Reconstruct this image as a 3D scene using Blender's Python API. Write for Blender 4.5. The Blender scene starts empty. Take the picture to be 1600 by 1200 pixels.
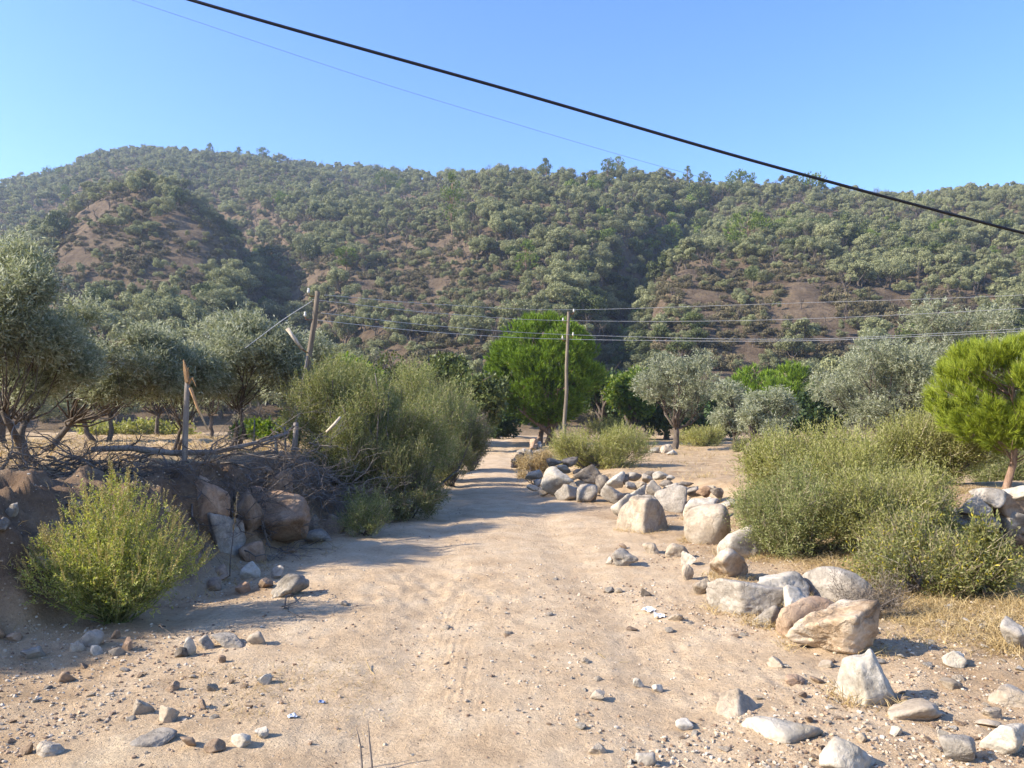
import bpy, bmesh, math, random
import numpy as np
from mathutils import Vector

random.seed(7)
rng = np.random.default_rng(11)
R = math.radians
C = bpy.context.scene.collection
sc = bpy.context.scene

# ------------------------------------------------------------------ camera, sky, sun, exposure
EYE = 1.6
PITCH = math.atan(60 / 1200)
HAZE = 0.00030
cam = bpy.data.objects.new("camera", bpy.data.cameras.new("camera"))
C.objects.link(cam)
cam.location = (0, 0, EYE)
cam.rotation_euler = (math.pi / 2 + PITCH, 0, 0)
cam.data.sensor_width = 36
cam.data.lens = 27
cam.data.clip_start = 0.05
cam.data.clip_end = 5000
sc.camera = cam

SUN_EL, SUN_AZ = R(32), R(-104)            # azimuth from straight ahead, negative = towards the left
world = bpy.data.worlds.new("World")
sc.world = world
world.use_nodes = True
wn = world.node_tree.nodes
sky = wn.new("ShaderNodeTexSky")
sky.sky_type = 'NISHITA'
sky.sun_disc = False
sky.sun_elevation = SUN_EL
sky.sun_rotation = SUN_AZ
sky.altitude = 300
sky.air_density = 1.15
sky.dust_density = 0.7
sky.ozone_density = 3.0
shs = wn.new("ShaderNodeHueSaturation")
shs.inputs["Saturation"].default_value = 1.26
shs.inputs["Hue"].default_value = 0.516
world.node_tree.links.new(sky.outputs[0], shs.inputs["Color"])
world.node_tree.links.new(shs.outputs[0], wn["Background"].inputs[0])
wn["Background"].inputs[1].default_value = 0.15

sun = bpy.data.objects.new("sun", bpy.data.lights.new("sun", 'SUN'))
C.objects.link(sun)
sun.data.energy = 5.0
sun.data.angle = R(0.53)
sun.data.color = (1.0, 0.92, 0.79)
sdir = Vector((math.sin(SUN_AZ) * math.cos(SUN_EL), math.cos(SUN_AZ) * math.cos(SUN_EL), math.sin(SUN_EL)))
sun.rotation_euler = sdir.to_track_quat('Z', 'Y').to_euler()
sun.location = (-30, 5, 40)

sc.view_settings.view_transform = 'Standard'
sc.view_settings.look = 'None'
sc.view_settings.gamma = 1
sc.view_settings.exposure = 1.25
sc.render.engine = 'CYCLES'
sc.cycles.max_bounces = 6
sc.cycles.diffuse_bounces = 3
sc.cycles.glossy_bounces = 2
sc.cycles.transmission_bounces = 3
sc.cycles.volume_bounces = 0
sc.cycles.use_denoising = True

# ------------------------------------------------------------------ numpy noise
def _h(i, j, k, s):
    n = (i.astype(np.uint32) * np.uint32(374761393) + j.astype(np.uint32) * np.uint32(668265263)
         + k.astype(np.uint32) * np.uint32(2147483647) + np.uint32(s * 974634541 & 0xffffffff))
    n = (n ^ (n >> np.uint32(13))) * np.uint32(1274126177)
    n = n ^ (n >> np.uint32(16))
    n = n * np.uint32(2246822519)
    n = n ^ (n >> np.uint32(15))
    return n.astype(np.float64) / 2147483648.0 - 1.0

def noise3(x, y, z, s=0):
    x, y, z = np.broadcast_arrays(np.asarray(x, float), np.asarray(y, float), np.asarray(z, float))
    xi, yi, zi = np.floor(x), np.floor(y), np.floor(z)
    fx, fy, fz = x - xi, y - yi, z - zi
    fx, fy, fz = [f * f * f * (f * (f * 6 - 15) + 10) for f in (fx, fy, fz)]
    xi, yi, zi = xi.astype(np.int64), yi.astype(np.int64), zi.astype(np.int64)
    out = 0
    for a in (0, 1):
        for b in (0, 1):
            for c in (0, 1):
                w = (fx if a else 1 - fx) * (fy if b else 1 - fy) * (fz if c else 1 - fz)
                out = out + w * _h(xi + a, yi + b, zi + c, s)
    return out

def noise2(x, y, s=0):
    x, y = np.broadcast_arrays(np.asarray(x, float), np.asarray(y, float))
    xi, yi = np.floor(x), np.floor(y)
    fx, fy = x - xi, y - yi
    fx, fy = [f * f * f * (f * (f * 6 - 15) + 10) for f in (fx, fy)]
    xi, yi = xi.astype(np.int64), yi.astype(np.int64)
    z = np.zeros_like(xi)
    out = 0
    for a in (0, 1):
        for b in (0, 1):
            w = (fx if a else 1 - fx) * (fy if b else 1 - fy)
            out = out + w * _h(xi + a, yi + b, z, s)
    return out

def fbm2(x, y, s=0, o=3):
    v, a = 0, 1.0
    for k in range(o):
        v = v + a * noise2(x * 2 ** k + 17.3 * k, y * 2 ** k - 9.1 * k, s + k)
        a *= 0.5
    return v

def sm(a, b, t):
    t = np.clip((np.asarray(t, float) - a) / (b - a), 0, 1)
    return t * t * (3 - 2 * t)

def gauss(t):
    return np.exp(-t * t)

# ------------------------------------------------------------------ terrain
def tang(v):
    return np.tan(np.arctan((600 - np.asarray(v, float)) / 1200) + PITCH)

SKY_U = [-500, 0, 60, 140, 200, 300, 400, 500, 600, 680, 740, 800, 900, 1000, 1080, 1150, 1250, 1350, 1400, 1450, 1520, 1600, 2100]
SKY_V = [320, 292, 278, 243, 237, 242, 250, 263, 274, 282, 279, 281, 281, 284, 296, 302, 296, 310, 316, 316, 305, 301, 296]
DIST_U = [-500, 500, 620, 690, 760, 1000, 1200, 1600, 2100]
DIST_D = [520, 520, 480, 410, 335, 310, 320, 300, 300]
TOE = 88.0

def hill(x, y):
    yy = np.maximum(y, 1.0)
    u = np.clip(800 + 1200 * x / yy, -500, 2100)
    D = np.interp(u, DIST_U, DIST_D)
    zr = EYE + tang(np.interp(u, SKY_U, SKY_V)) * D
    t = (yy - TOE) / (D - TOE)
    tc = np.clip(t, 0, 1)
    p = 0.92 * tc + 0.08 * tc * tc
    p = np.where(tc < 0.08, p * (0.4 + 0.6 * tc / 0.08), p)
    p = np.where(t > 1, 1 - 0.7 * (t - 1), p)
    z = zr * np.maximum(p, -0.2)
    w = sm(0.02, 0.25, tc) * (1 - sm(0.8, 0.98, tc))
    left = 1 - sm(330, 470, u)
    z = z + 13 * gauss((u - 215) / 130) * gauss((yy - 235) / 45)
    z = z - 13 * left * gauss((yy - 320) / 48)
    uc = np.interp(yy, [110, 180, 250, 330], [500, 440, 405, 330])
    z = z - 17 * gauss((u - uc) / 62) * sm(100, 135, yy) * (1 - sm(290, 350, yy))
    uc = np.interp(yy, [105, 150, 200, 250, 300], [965, 970, 1000, 1060, 1140])
    z = z - 17 * gauss((u - uc) / 46) * sm(92, 120, yy) * (1 - sm(230, 300, yy))
    z = z + w * (3.2 * fbm2(x / 42, y / 42, 5, 3) + 0.9 * fbm2(x / 9, y / 9, 8, 2))
    # old terraces on the lower slopes
    tw = sm(0.03, 0.1, tc) * (1 - sm(0.55, 0.8, tc))
    ph = z / 2.6 + 0.35 * noise2(x / 16, y / 16, 21)
    fr = ph - np.floor(ph)
    z = z + tw * 0.75 * (sm(0.55, 0.95, fr) - fr)
    return np.where(t > 0, z, 0)

XL_Y = [-5, 0, 3.2, 4.4, 5.2, 6, 7.5, 10, 14, 20, 30, 60, 100]
XL_X = [-9, -8, -6.8, -5.6, -4.3, -3.6, -3.15, -2.75, -2.5, -2.4, -2.6, -3.4, -4.5]
XR_Y = [-5, 0, 4, 6, 9, 12, 14, 16, 18, 25, 60, 100]
XR_X = [6, 5, 3.9, 2.6, 2.6, 2.9, 3.4, 2.4, 0.95, 0.8, 0.2, -1]
XC_Y = [-5, 0, 5, 10, 20, 35, 60, 100]
XC_X = [0.1, 0.1, 0.05, -0.2, -0.6, -1.0, -1.8, -4]
W_Y = [-5, 0, 5, 10, 14, 24, 60]
W_X = [3.0, 3.0, 2.6, 2.2, 1.9, 1.4, 1.2]

def zones(x, y):
    xl = np.interp(y, XL_Y, XL_X) + 0.22 * fbm2(x * 0.9, y * 0.9, 31, 2)
    xr = np.interp(y, XR_Y, XR_X)
    xc = np.interp(y, XC_Y, XC_X)
    w = np.interp(y, W_Y, W_X)
    return xl, xr, xc, w

def near(x, y):
    xl, xr, xc, w = zones(x, y)
    road = 1 - sm(0.7, 1.15, np.abs(x - xc) / w)
    bank = sm(0.0, 1.0, xl - x)
    z = bank * (0.95 - 0.35 * sm(30, 80, y)) + 0.10 * sm(1, 4, xl - x) * (1 - sm(14, 25, y))
    right = sm(0.0, 1.8, x - xr)
    z = z + right * 0.42 * sm(10, 14, y) + 0.16 * sm(0.3, 3.5, x - xr) * (1 - sm(10, 14, y))
    plat = sm(9.3, 9.7, y + 0.15 * (x - 6)) * sm(4.6, 5.2, x) * (1 - sm(11, 15, y))
    z = z + plat * (0.72 - 0.16 - 0.0 * x) * (1 - 0.46 * sm(10, 14, y))
    z = z - 0.42 * sm(4.7, 5.4, x) * sm(6.6, 7.6, y) * (1 - sm(9.3, 9.6, y + 0.15 * (x - 6)))
    z = z + 0.55 * sm(25, 50, y) * (1 - bank) * (1 - right)
    # wheel ruts and crown of the track, then lumps and small roughness
    o = x - xc + 0.06 * noise2(y * 0.6, 0 * y, 3)
    z = z - road * 0.035 * (gauss((o - 0.85) / 0.28) + gauss((o + 0.75) / 0.28))
    z = z + (1 - road) * 0.05 * fbm2(x * 0.7, y * 0.7, 41, 3) + bank * 0.09 * fbm2(x * 1.5, y * 1.5, 45, 3)
    z = z + 0.007 * fbm2(x * 3.2, y * 3.2, 47, 2) + 0.006 * fbm2(x * 11, y * 9, 48, 2)
    tr = gauss((x + 0.75) / 0.95) * gauss((y - 7.6) / 1.3)
    z = z + (0.16 * tr + 0.03) * 0.10 * noise2(x * 12, y * 9, 53) + 0.010 * sm(0.2, 1.5, x) * noise2(x * 16, y * 13, 54)
    z = z + sm(0.1, 0.4, xl - x) * (1 - sm(1.2, 2.0, xl - x)) * (0.09 * fbm2(x * 2.2, y * 2.2, 57, 2) + 0.08 * fbm2(x * 7, y * 7, 58, 3))
    return z

def h(x, y):
    x = np.asarray(x, float)
    y = np.asarray(y, float)
    f = 1 - sm(60, 92, y)
    return near(x, y) * (0.35 + 0.65 * f) + hill(x, y)

def zpx(v, Y):
    return EYE + Y * float(tang(v))

def gx(u, Y):
    return (u - 800) / 1200 * Y

_Y = np.concatenate([np.arange(2.2, 30, 0.02), np.arange(30, 620, 0.25)])
def at(u, v):
    """the ground point seen at a pixel of the 1600 x 1200 photograph"""
    zc = (600 - v) / 1200
    dy = math.cos(PITCH) - zc * math.sin(PITCH)
    dz = math.sin(PITCH) + zc * math.cos(PITCH)
    xs = (u - 800) / 1200 / dy * _Y
    zs = EYE + dz / dy * _Y
    hit = np.nonzero(zs <= h(xs, _Y))[0]
    i = hit[0] if len(hit) else len(_Y) - 1
    return Vector((xs[i], _Y[i], float(h(xs[i], _Y[i]))))

def px(x, y, z):
    """pixel of a world point"""
    dep = y * math.cos(PITCH) + (z - EYE) * math.sin(PITCH)
    up = -y * math.sin(PITCH) + (z - EYE) * math.cos(PITCH)
    return 800 + 1200 * x / dep, 600 - 1200 * up / dep

# ------------------------------------------------------------------ mesh helpers
def mk(name, V, faces, mats, smooth=False, fmat=None):
    """a mesh from a vertex array and a list of face index arrays (n,k)"""
    me = bpy.data.meshes.new(name)
    V = np.asarray(V, np.float32)
    me.vertices.add(len(V))
    me.vertices.foreach_set("co", V.ravel())
    faces = [np.asarray(f, np.int32) for f in faces if len(f)]
    nl = sum(f.size for f in faces)
    npoly = sum(len(f) for f in faces)
    me.loops.add(nl)
    me.polygons.add(npoly)
    me.loops.foreach_set("vertex_index", np.concatenate([f.ravel() for f in faces]))
    tot = np.concatenate([np.full(len(f), f.shape[1], np.int32) for f in faces])
    st = np.concatenate([[0], np.cumsum(tot)[:-1]]).astype(np.int32)
    me.polygons.foreach_set("loop_start", st)
    me.polygons.foreach_set("loop_total", tot)
    for m in (mats if isinstance(mats, (list, tuple)) else [mats]):
        me.materials.append(m)
    if fmat is not None:
        me.polygons.foreach_set("material_index", np.asarray(fmat, np.int32))
    me.polygons.foreach_set("use_smooth", np.full(npoly, smooth, bool))
    me.update(calc_edges=True)
    return me

def ob(name, me, parent=None, loc=None):
    o = bpy.data.objects.new(name, me)
    C.objects.link(o)
    if parent is not None:
        o.parent = parent
    if loc is not None:
        o.location = loc
    return o

def tag(o, label=None, cat=None, group=None, kind=None):
    if label: o["label"] = label
    if cat: o["category"] = cat
    if group: o["group"] = group
    if kind: o["kind"] = kind
    return o

def thing(name, label, cat, loc, rotz=0.0, group=None):
    return tag_empty(name, label, cat, loc, rotz, group)

def tag_empty(name, label, cat, loc, rotz, group):
    o = bpy.data.objects.new(name, None)
    o.empty_display_size = 0.2
    C.objects.link(o)
    o.location = loc
    o.rotation_euler = (0, 0, rotz)
    return tag(o, label, cat, group)

def unit(a):
    return a / np.maximum(np.linalg.norm(a, axis=-1, keepdims=True), 1e-9)

def cards(P, A, N, L, W, shift=0.0):
    """diamond leaves: centre, long axis, normal, length, width"""
    A = unit(A)
    S = unit(np.cross(A, N))
    L = np.broadcast_to(L, len(P))[:, None]
    W = np.broadcast_to(W, len(P))[:, None]
    V = np.stack([P - A * L * 0.5, P + S * W * 0.5 + A * L * shift, P + A * L * 0.5, P - S * W * 0.5 + A * L * shift], 1).reshape(-1, 3)
    F = np.arange(len(P) * 4).reshape(-1, 4)
    return V, F

def needles(P, A, L, W, r):
    """thin triangles: root, direction, length, root width"""
    A = unit(A)
    S = unit(np.cross(A, r.normal(size=A.shape)))
    L = np.broadcast_to(L, len(P))[:, None]
    W = np.broadcast_to(W, len(P))[:, None]
    V = np.stack([P - S * W * 0.5, P + S * W * 0.5, P + A * L], 1).reshape(-1, 3)
    return V, np.arange(len(P) * 3).reshape(-1, 3)

def tube(pts, rad, n=6):
    pts = np.asarray(pts, float)
    rad = np.broadcast_to(np.asarray(rad, float), len(pts))
    T = unit(np.gradient(pts, axis=0))
    ref = np.array([0.31, 0.77, 0.12]) if abs(T[0][2]) > 0.8 else np.array([0.05, 0.1, 1.0])
    a = unit(np.cross(T, ref))
    b = np.cross(T, a)
    th = np.linspace(0, 2 * np.pi, n, endpoint=False)
    V = pts[:, None] + rad[:, None, None] * (np.cos(th)[None, :, None] * a[:, None] + np.sin(th)[None, :, None] * b[:, None])
    V = V.reshape(-1, 3)
    F = []
    for i in range(len(pts) - 1):
        for j in range(n):
            k = (j + 1) % n
            F.append((i * n + j, i * n + k, (i + 1) * n + k, (i + 1) * n + j))
    V = np.vstack([V, pts[:1], pts[-1:]])
    e = len(pts) * n
    tr = [(e, (j + 1) % n, j) for j in range(n)] + [(e + 1, e - n + j, e - n + (j + 1) % n) for j in range(n)]
    return V, np.array(F), np.array(tr)

def join_tubes(ts):
    V, Q, T, o = [], [], [], 0
    for v, q, t in ts:
        V.append(v); Q.append(q + o); T.append(t + o); o += len(v)
    return np.vstack(V), [np.vstack(Q), np.vstack(T)]

def curve(p0, p1, bend, n, r):
    """points from p0 to p1 with a random sag and wobble"""
    p0, p1 = np.asarray(p0, float), np.asarray(p1, float)
    t = np.linspace(0, 1, n)[:, None]
    d = np.linalg.norm(p1 - p0)
    off = r.normal(size=3) * bend * d
    P = p0 + (p1 - p0) * t + off * np.sin(np.pi * t)
    P[1:-1] += r.normal(size=(n - 2, 3)) * bend * d * 0.25
    return P

# ------------------------------------------------------------------ materials
def new_mat(name):
    m = bpy.data.materials.new(name)
    m.use_nodes = True
    nt = m.node_tree
    return m, nt, nt.nodes, nt.links, nt.nodes["Principled BSDF"]

def ramp(nodes, stops):
    r = nodes.new("ShaderNodeValToRGB")
    e = r.color_ramp.elements
    e[0].position, e[0].color = stops[0][0], (*stops[0][1], 1)
    e[1].position, e[1].color = stops[-1][0], (*stops[-1][1], 1)
    for p, c in stops[1:-1]:
        k = e.new(p)
        k.color = (*c, 1)
    return r

def node(nodes, kind, **kw):
    n = nodes.new(kind)
    for k, v in kw.items():
        if k.startswith("i_"):
            n.inputs[k[2:]].default_value = v
        else:
            setattr(n, k, v)
    return n

def leaf_mat(name, cols, trans=0.3, rough=0.5, vary=0.25, tint=None, spec=0.25):
    m, nt, N, Lk, P = new_mat(name)
    g = N.new("ShaderNodeNewGeometry")
    n = len(cols)
    r = ramp(N, [(i / max(n - 1, 1), c) for i, c in enumerate(cols)])
    Lk.new(g.outputs["Random Per Island"], r.inputs[0])
    oi = N.new("ShaderNodeObjectInfo")
    mr = node(N, "ShaderNodeMapRange")
    mr.inputs[3].default_value = 1 - vary
    mr.inputs[4].default_value = 1 + vary
    Lk.new(oi.outputs["Random"], mr.inputs[0])
    hs = N.new("ShaderNodeHueSaturation")
    Lk.new(mr.outputs[0], hs.inputs["Value"])
    Lk.new(r.outputs[0], hs.inputs["Color"])
    P.inputs["Roughness"].default_value = rough
    P.inputs["Specular IOR Level"].default_value = spec
    Lk.new(hs.outputs[0], P.inputs["Base Color"])
    tr = N.new("ShaderNodeBsdfTranslucent")
    h2 = N.new("ShaderNodeHueSaturation")
    h2.inputs["Saturation"].default_value = 1.25
    h2.inputs["Value"].default_value = 1.15
    Lk.new(hs.outputs[0], h2.inputs["Color"])
    Lk.new(h2.outputs[0], tr.inputs[0])
    mx = N.new("ShaderNodeMixShader")
    mx.inputs[0].default_value = trans
    Lk.new(P.outputs[0], mx.inputs[1])
    Lk.new(tr.outputs[0], mx.inputs[2])
    Lk.new(mx.outputs[0], N["Material Output"].inputs[0])
    return m

def rough_mat(name, cols, scale=6.0, bump=0.4, rough=0.9, detail=8, stretch=None, vary=0.12, crack=0.0, dist=0.03):
    """bark, stone, wood: noise colours, bump, a little object to object variation"""
    m, nt, N, Lk, P = new_mat(name)
    tc = N.new("ShaderNodeTexCoord")
    mp = N.new("ShaderNodeMapping")
    if stretch:
        mp.inputs["Scale"].default_value = stretch
    oi = N.new("ShaderNodeObjectInfo")
    vm = node(N, "ShaderNodeVectorMath", operation='SCALE')
    vm.inputs[0].default_value = (37, 19, 53)
    Lk.new(oi.outputs["Random"], vm.inputs["Scale"])
    Lk.new(vm.outputs[0], mp.inputs["Location"])
    Lk.new(tc.outputs["Object"], mp.inputs[0])
    nz = node(N, "ShaderNodeTexNoise", i_Scale=scale, i_Detail=detail, i_Roughness=0.65)
    Lk.new(mp.outputs[0], nz.inputs["Vector"])
    n = len(cols)
    rp = ramp(N, [(0.3 + 0.4 * i / (n - 1), c) for i, c in enumerate(cols)])
    Lk.new(nz.outputs[0], rp.inputs[0])
    fine = node(N, "ShaderNodeTexNoise", i_Scale=scale * 7, i_Detail=6, i_Roughness=0.7)
    Lk.new(mp.outputs[0], fine.inputs["Vector"])
    fr = node(N, "ShaderNodeMapRange")
    fr.inputs[1].default_value, fr.inputs[2].default_value = 0.3, 0.7
    fr.inputs[3].default_value, fr.inputs[4].default_value = 0.72, 1.2
    Lk.new(fine.outputs[0], fr.inputs[0])
    mr = node(N, "ShaderNodeMapRange")
    mr.inputs[3].default_value = 1 - vary
    mr.inputs[4].default_value = 1 + vary
    Lk.new(oi.outputs["Random"], mr.inputs[0])
    mu = node(N, "ShaderNodeMath", operation='MULTIPLY')
    Lk.new(fr.outputs[0], mu.inputs[0])
    Lk.new(mr.outputs[0], mu.inputs[1])
    hs = N.new("ShaderNodeHueSaturation")
    Lk.new(mu.outputs[0], hs.inputs["Value"])
    Lk.new(rp.outputs[0], hs.inputs["Color"])
    Lk.new(hs.outputs[0], P.inputs["Base Color"])
    P.inputs["Roughness"].default_value = rough
    P.inputs["Specular IOR Level"].default_value = 0.2
    ad = node(N, "ShaderNodeMath", operation='MULTIPLY_ADD')
    ad.inputs[1].default_value = 0.35
    Lk.new(fine.outputs[0], ad.inputs[0])
    Lk.new(nz.outputs[0], ad.inputs[2])
    src = ad.outputs[0]
    if crack:
        st = node(N, "ShaderNodeTexNoise", i_Scale=scale * 0.55, i_Detail=9, i_Roughness=0.7)
        Lk.new(mp.outputs[0], st.inputs["Vector"])
        sr = node(N, "ShaderNodeMapRange")
        sr.inputs[1].default_value, sr.inputs[2].default_value = 0.54, 0.66
        sr.inputs[3].default_value, sr.inputs[4].default_value = 1.0, 0.52
        Lk.new(st.outputs[0], sr.inputs[0])
        m3 = node(N, "ShaderNodeMath", operation='MULTIPLY')
        Lk.new(mu.outputs[0], m3.inputs[0]); Lk.new(sr.outputs[0], m3.inputs[1])
        Lk.new(m3.outputs[0], hs.inputs["Value"])
        vo = node(N, "ShaderNodeTexVoronoi", feature='DISTANCE_TO_EDGE', i_Scale=scale * 0.6)
        wv = node(N, "ShaderNodeVectorMath", operation='MULTIPLY_ADD')
        wv.inputs[1].default_value = (0.5, 0.5, 0.5)
        Lk.new(nz.outputs["Color"], wv.inputs[0])
        Lk.new(mp.outputs[0], wv.inputs[2])
        Lk.new(wv.outputs[0], vo.inputs["Vector"])
        cr = node(N, "ShaderNodeMapRange")
        cr.inputs[1].default_value, cr.inputs[2].default_value = 0.0, 0.05
        cr.inputs[3].default_value, cr.inputs[4].default_value = -crack, 0.0
        Lk.new(vo.outputs["Distance"], cr.inputs[0])
        a2 = node(N, "ShaderNodeMath", operation='ADD')
        Lk.new(src, a2.inputs[0])
        Lk.new(cr.outputs[0], a2.inputs[1])
        src = a2.outputs[0]
    bp = node(N, "ShaderNodeBump", i_Strength=bump, i_Distance=dist)
    Lk.new(src, bp.inputs["Height"])
    Lk.new(bp.outputs[0], P.inputs["Normal"])
    return m

M = {}
M['olive'] = leaf_mat("olive_leaf", [(0.165, 0.18, 0.092), (0.24, 0.252, 0.148), (0.32, 0.33, 0.215), (0.43, 0.435, 0.33)], 0.4, 0.55, 0.12, spec=0.25)
M['olive_far'] = leaf_mat("far_olive_leaf", [(0.155, 0.162, 0.072), (0.22, 0.225, 0.108), (0.295, 0.295, 0.16)], 0.32, 0.6, 0.24)
M['oak'] = leaf_mat("oak_leaf", [(0.055, 0.07, 0.02), (0.085, 0.10, 0.028), (0.12, 0.135, 0.042)], 0.2, 0.5, 0.25)
M['pine'] = leaf_mat("pine_needle", [(0.08, 0.135, 0.014), (0.15, 0.23, 0.02), (0.25, 0.34, 0.036)], 0.2, 0.5, 0.15)
M['pine_young'] = leaf_mat("young_pine_needle", [(0.16, 0.205, 0.02), (0.25, 0.30, 0.03), (0.36, 0.40, 0.05)], 0.22, 0.5, 0.1)
M['pine_far'] = leaf_mat("far_pine_needle", [(0.10, 0.14, 0.028), (0.155, 0.20, 0.04), (0.21, 0.26, 0.055)], 0.25, 0.6, 0.2)
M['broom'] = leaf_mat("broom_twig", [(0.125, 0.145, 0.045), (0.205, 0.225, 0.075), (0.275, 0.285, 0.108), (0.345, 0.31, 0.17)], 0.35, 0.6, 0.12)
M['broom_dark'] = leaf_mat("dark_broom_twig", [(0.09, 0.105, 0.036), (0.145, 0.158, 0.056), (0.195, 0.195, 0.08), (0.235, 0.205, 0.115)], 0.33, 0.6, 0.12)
M['yellow_bush'] = leaf_mat("yellow_bush_leaf", [(0.175, 0.182, 0.052), (0.27, 0.275, 0.078), (0.355, 0.345, 0.118), (0.43, 0.39, 0.20)], 0.38, 0.6, 0.1)
M['weed'] = leaf_mat("weed_leaf", [(0.17, 0.20, 0.045), (0.28, 0.305, 0.075), (0.37, 0.365, 0.115), (0.42, 0.36, 0.16)], 0.42, 0.6, 0.1)
M['leafy'] = leaf_mat("fig_leaf", [(0.08, 0.13, 0.02), (0.13, 0.19, 0.03), (0.22, 0.25, 0.05)], 0.35, 0.5, 0.15)
M['yellow_leaf'] = leaf_mat("mallow_leaf", [(0.13, 0.145, 0.045), (0.17, 0.18, 0.055), (0.20, 0.21, 0.07), (0.23, 0.23, 0.08), (0.26, 0.25, 0.10), (0.29, 0.27, 0.12), (0.33, 0.29, 0.15), (0.30, 0.25, 0.14), (0.22, 0.23, 0.07), (0.25, 0.25, 0.08), (0.25, 0.25, 0.08), (0.55, 0.44, 0.04)], 0.4, 0.5, 0.1)
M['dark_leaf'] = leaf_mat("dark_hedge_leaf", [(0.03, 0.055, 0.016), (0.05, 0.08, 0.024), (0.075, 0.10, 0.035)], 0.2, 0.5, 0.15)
M['dead_twig'] = leaf_mat("dead_twig", [(0.10, 0.075, 0.055), (0.17, 0.135, 0.10), (0.24, 0.20, 0.155)], 0.0, 0.8, 0.15)
M['pale_twig'] = leaf_mat("pale_twig", [(0.16, 0.12, 0.08), (0.27, 0.215, 0.14), (0.38, 0.315, 0.21)], 0.1, 0.8, 0.1)
M['straw'] = leaf_mat("straw", [(0.30, 0.21, 0.09), (0.42, 0.31, 0.15), (0.52, 0.40, 0.21)], 0.25, 0.6, 0.1)
M['scrub'] = leaf_mat("scrub_leaf", [(0.085, 0.08, 0.038), (0.13, 0.11, 0.055), (0.20, 0.155, 0.085)], 0.15, 0.7, 0.25)
M['bark'] = rough_mat("olive_bark", [(0.055, 0.042, 0.032), (0.11, 0.085, 0.065), (0.17, 0.14, 0.115)], 9, 0.8, stretch=(1, 1, 0.3))
M['pine_bark'] = rough_mat("pine_bark", [(0.14, 0.085, 0.055), (0.25, 0.16, 0.11), (0.33, 0.24, 0.18)], 10, 0.8, stretch=(1, 1, 0.3))
M['dead_wood'] = rough_mat("dead_wood", [(0.075, 0.06, 0.05), (0.14, 0.115, 0.095), (0.22, 0.185, 0.155)], 8, 0.6, stretch=(1, 1, 0.4))
M['grey_wood'] = rough_mat("weathered_wood", [(0.12, 0.105, 0.09), (0.2, 0.17, 0.145), (0.28, 0.25, 0.215)], 12, 0.6, stretch=(1, 1, 0.12))
M['torn_wood'] = rough_mat("torn_wood", [(0.30, 0.16, 0.07), (0.42, 0.25, 0.12), (0.50, 0.34, 0.18)], 14, 0.5, stretch=(1, 1, 0.15))
M['pale_wood'] = rough_mat("pale_wood", [(0.36, 0.28, 0.2), (0.48, 0.4, 0.31), (0.58, 0.5, 0.4)], 12, 0.4, stretch=(1, 1, 0.15))
M['pole'] = rough_mat("pole_wood", [(0.10, 0.08, 0.06), (0.17, 0.135, 0.10), (0.23, 0.19, 0.145)], 12, 0.5, stretch=(1, 1, 0.08))
M['st_beige'] = rough_mat("beige_stone", [(0.24, 0.185, 0.125), (0.36, 0.29, 0.21), (0.45, 0.385, 0.30)], 4, 0.7, crack=0.25)
M['st_white'] = rough_mat("white_stone", [(0.30, 0.25, 0.18), (0.43, 0.375, 0.295), (0.54, 0.49, 0.41)], 4, 0.6, crack=0.2)
M['st_grey'] = rough_mat("grey_stone", [(0.19, 0.16, 0.125), (0.295, 0.255, 0.205), (0.40, 0.355, 0.295)], 5, 0.7, crack=0.25)
M['st_brown'] = rough_mat("brown_stone", [(0.16, 0.105, 0.065), (0.25, 0.175, 0.115), (0.34, 0.25, 0.175)], 5, 0.7, crack=0.2)
M['st_dark'] = rough_mat("dark_lichen_stone", [(0.10, 0.08, 0.06), (0.19, 0.155, 0.12), (0.30, 0.255, 0.20)], 6, 0.8, crack=0.25)
M['st_orange'] = rough_mat("earthy_stone", [(0.24, 0.145, 0.085), (0.34, 0.225, 0.145), (0.42, 0.30, 0.20)], 4, 0.7, crack=0.3)
M['st_split'] = rough_mat("split_stone", [(0.07, 0.055, 0.042), (0.33, 0.23, 0.14), (0.46, 0.37, 0.27), (0.55, 0.48, 0.40)], 3.2, 0.9, crack=0.4, dist=0.04)
M['cable'] = rough_mat("black_cable", [(0.012, 0.012, 0.016), (0.02, 0.02, 0.026)], 40, 0.1, rough=0.5)
M['wire'] = rough_mat("bare_wire", [(0.42, 0.42, 0.42), (0.55, 0.54, 0.52)], 40, 0.05, rough=0.5)
M['thin_wire'] = rough_mat("thin_grey_wire", [(0.16, 0.2, 0.26), (0.2, 0.24, 0.3)], 40, 0.05, rough=0.5)
M['insulator'] = rough_mat("ceramic", [(0.5, 0.48, 0.44), (0.62, 0.6, 0.55)], 20, 0.05, rough=0.3)
M['rust'] = rough_mat("rusty_iron", [(0.16, 0.07, 0.035), (0.25, 0.11, 0.055)], 20, 0.3)

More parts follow.
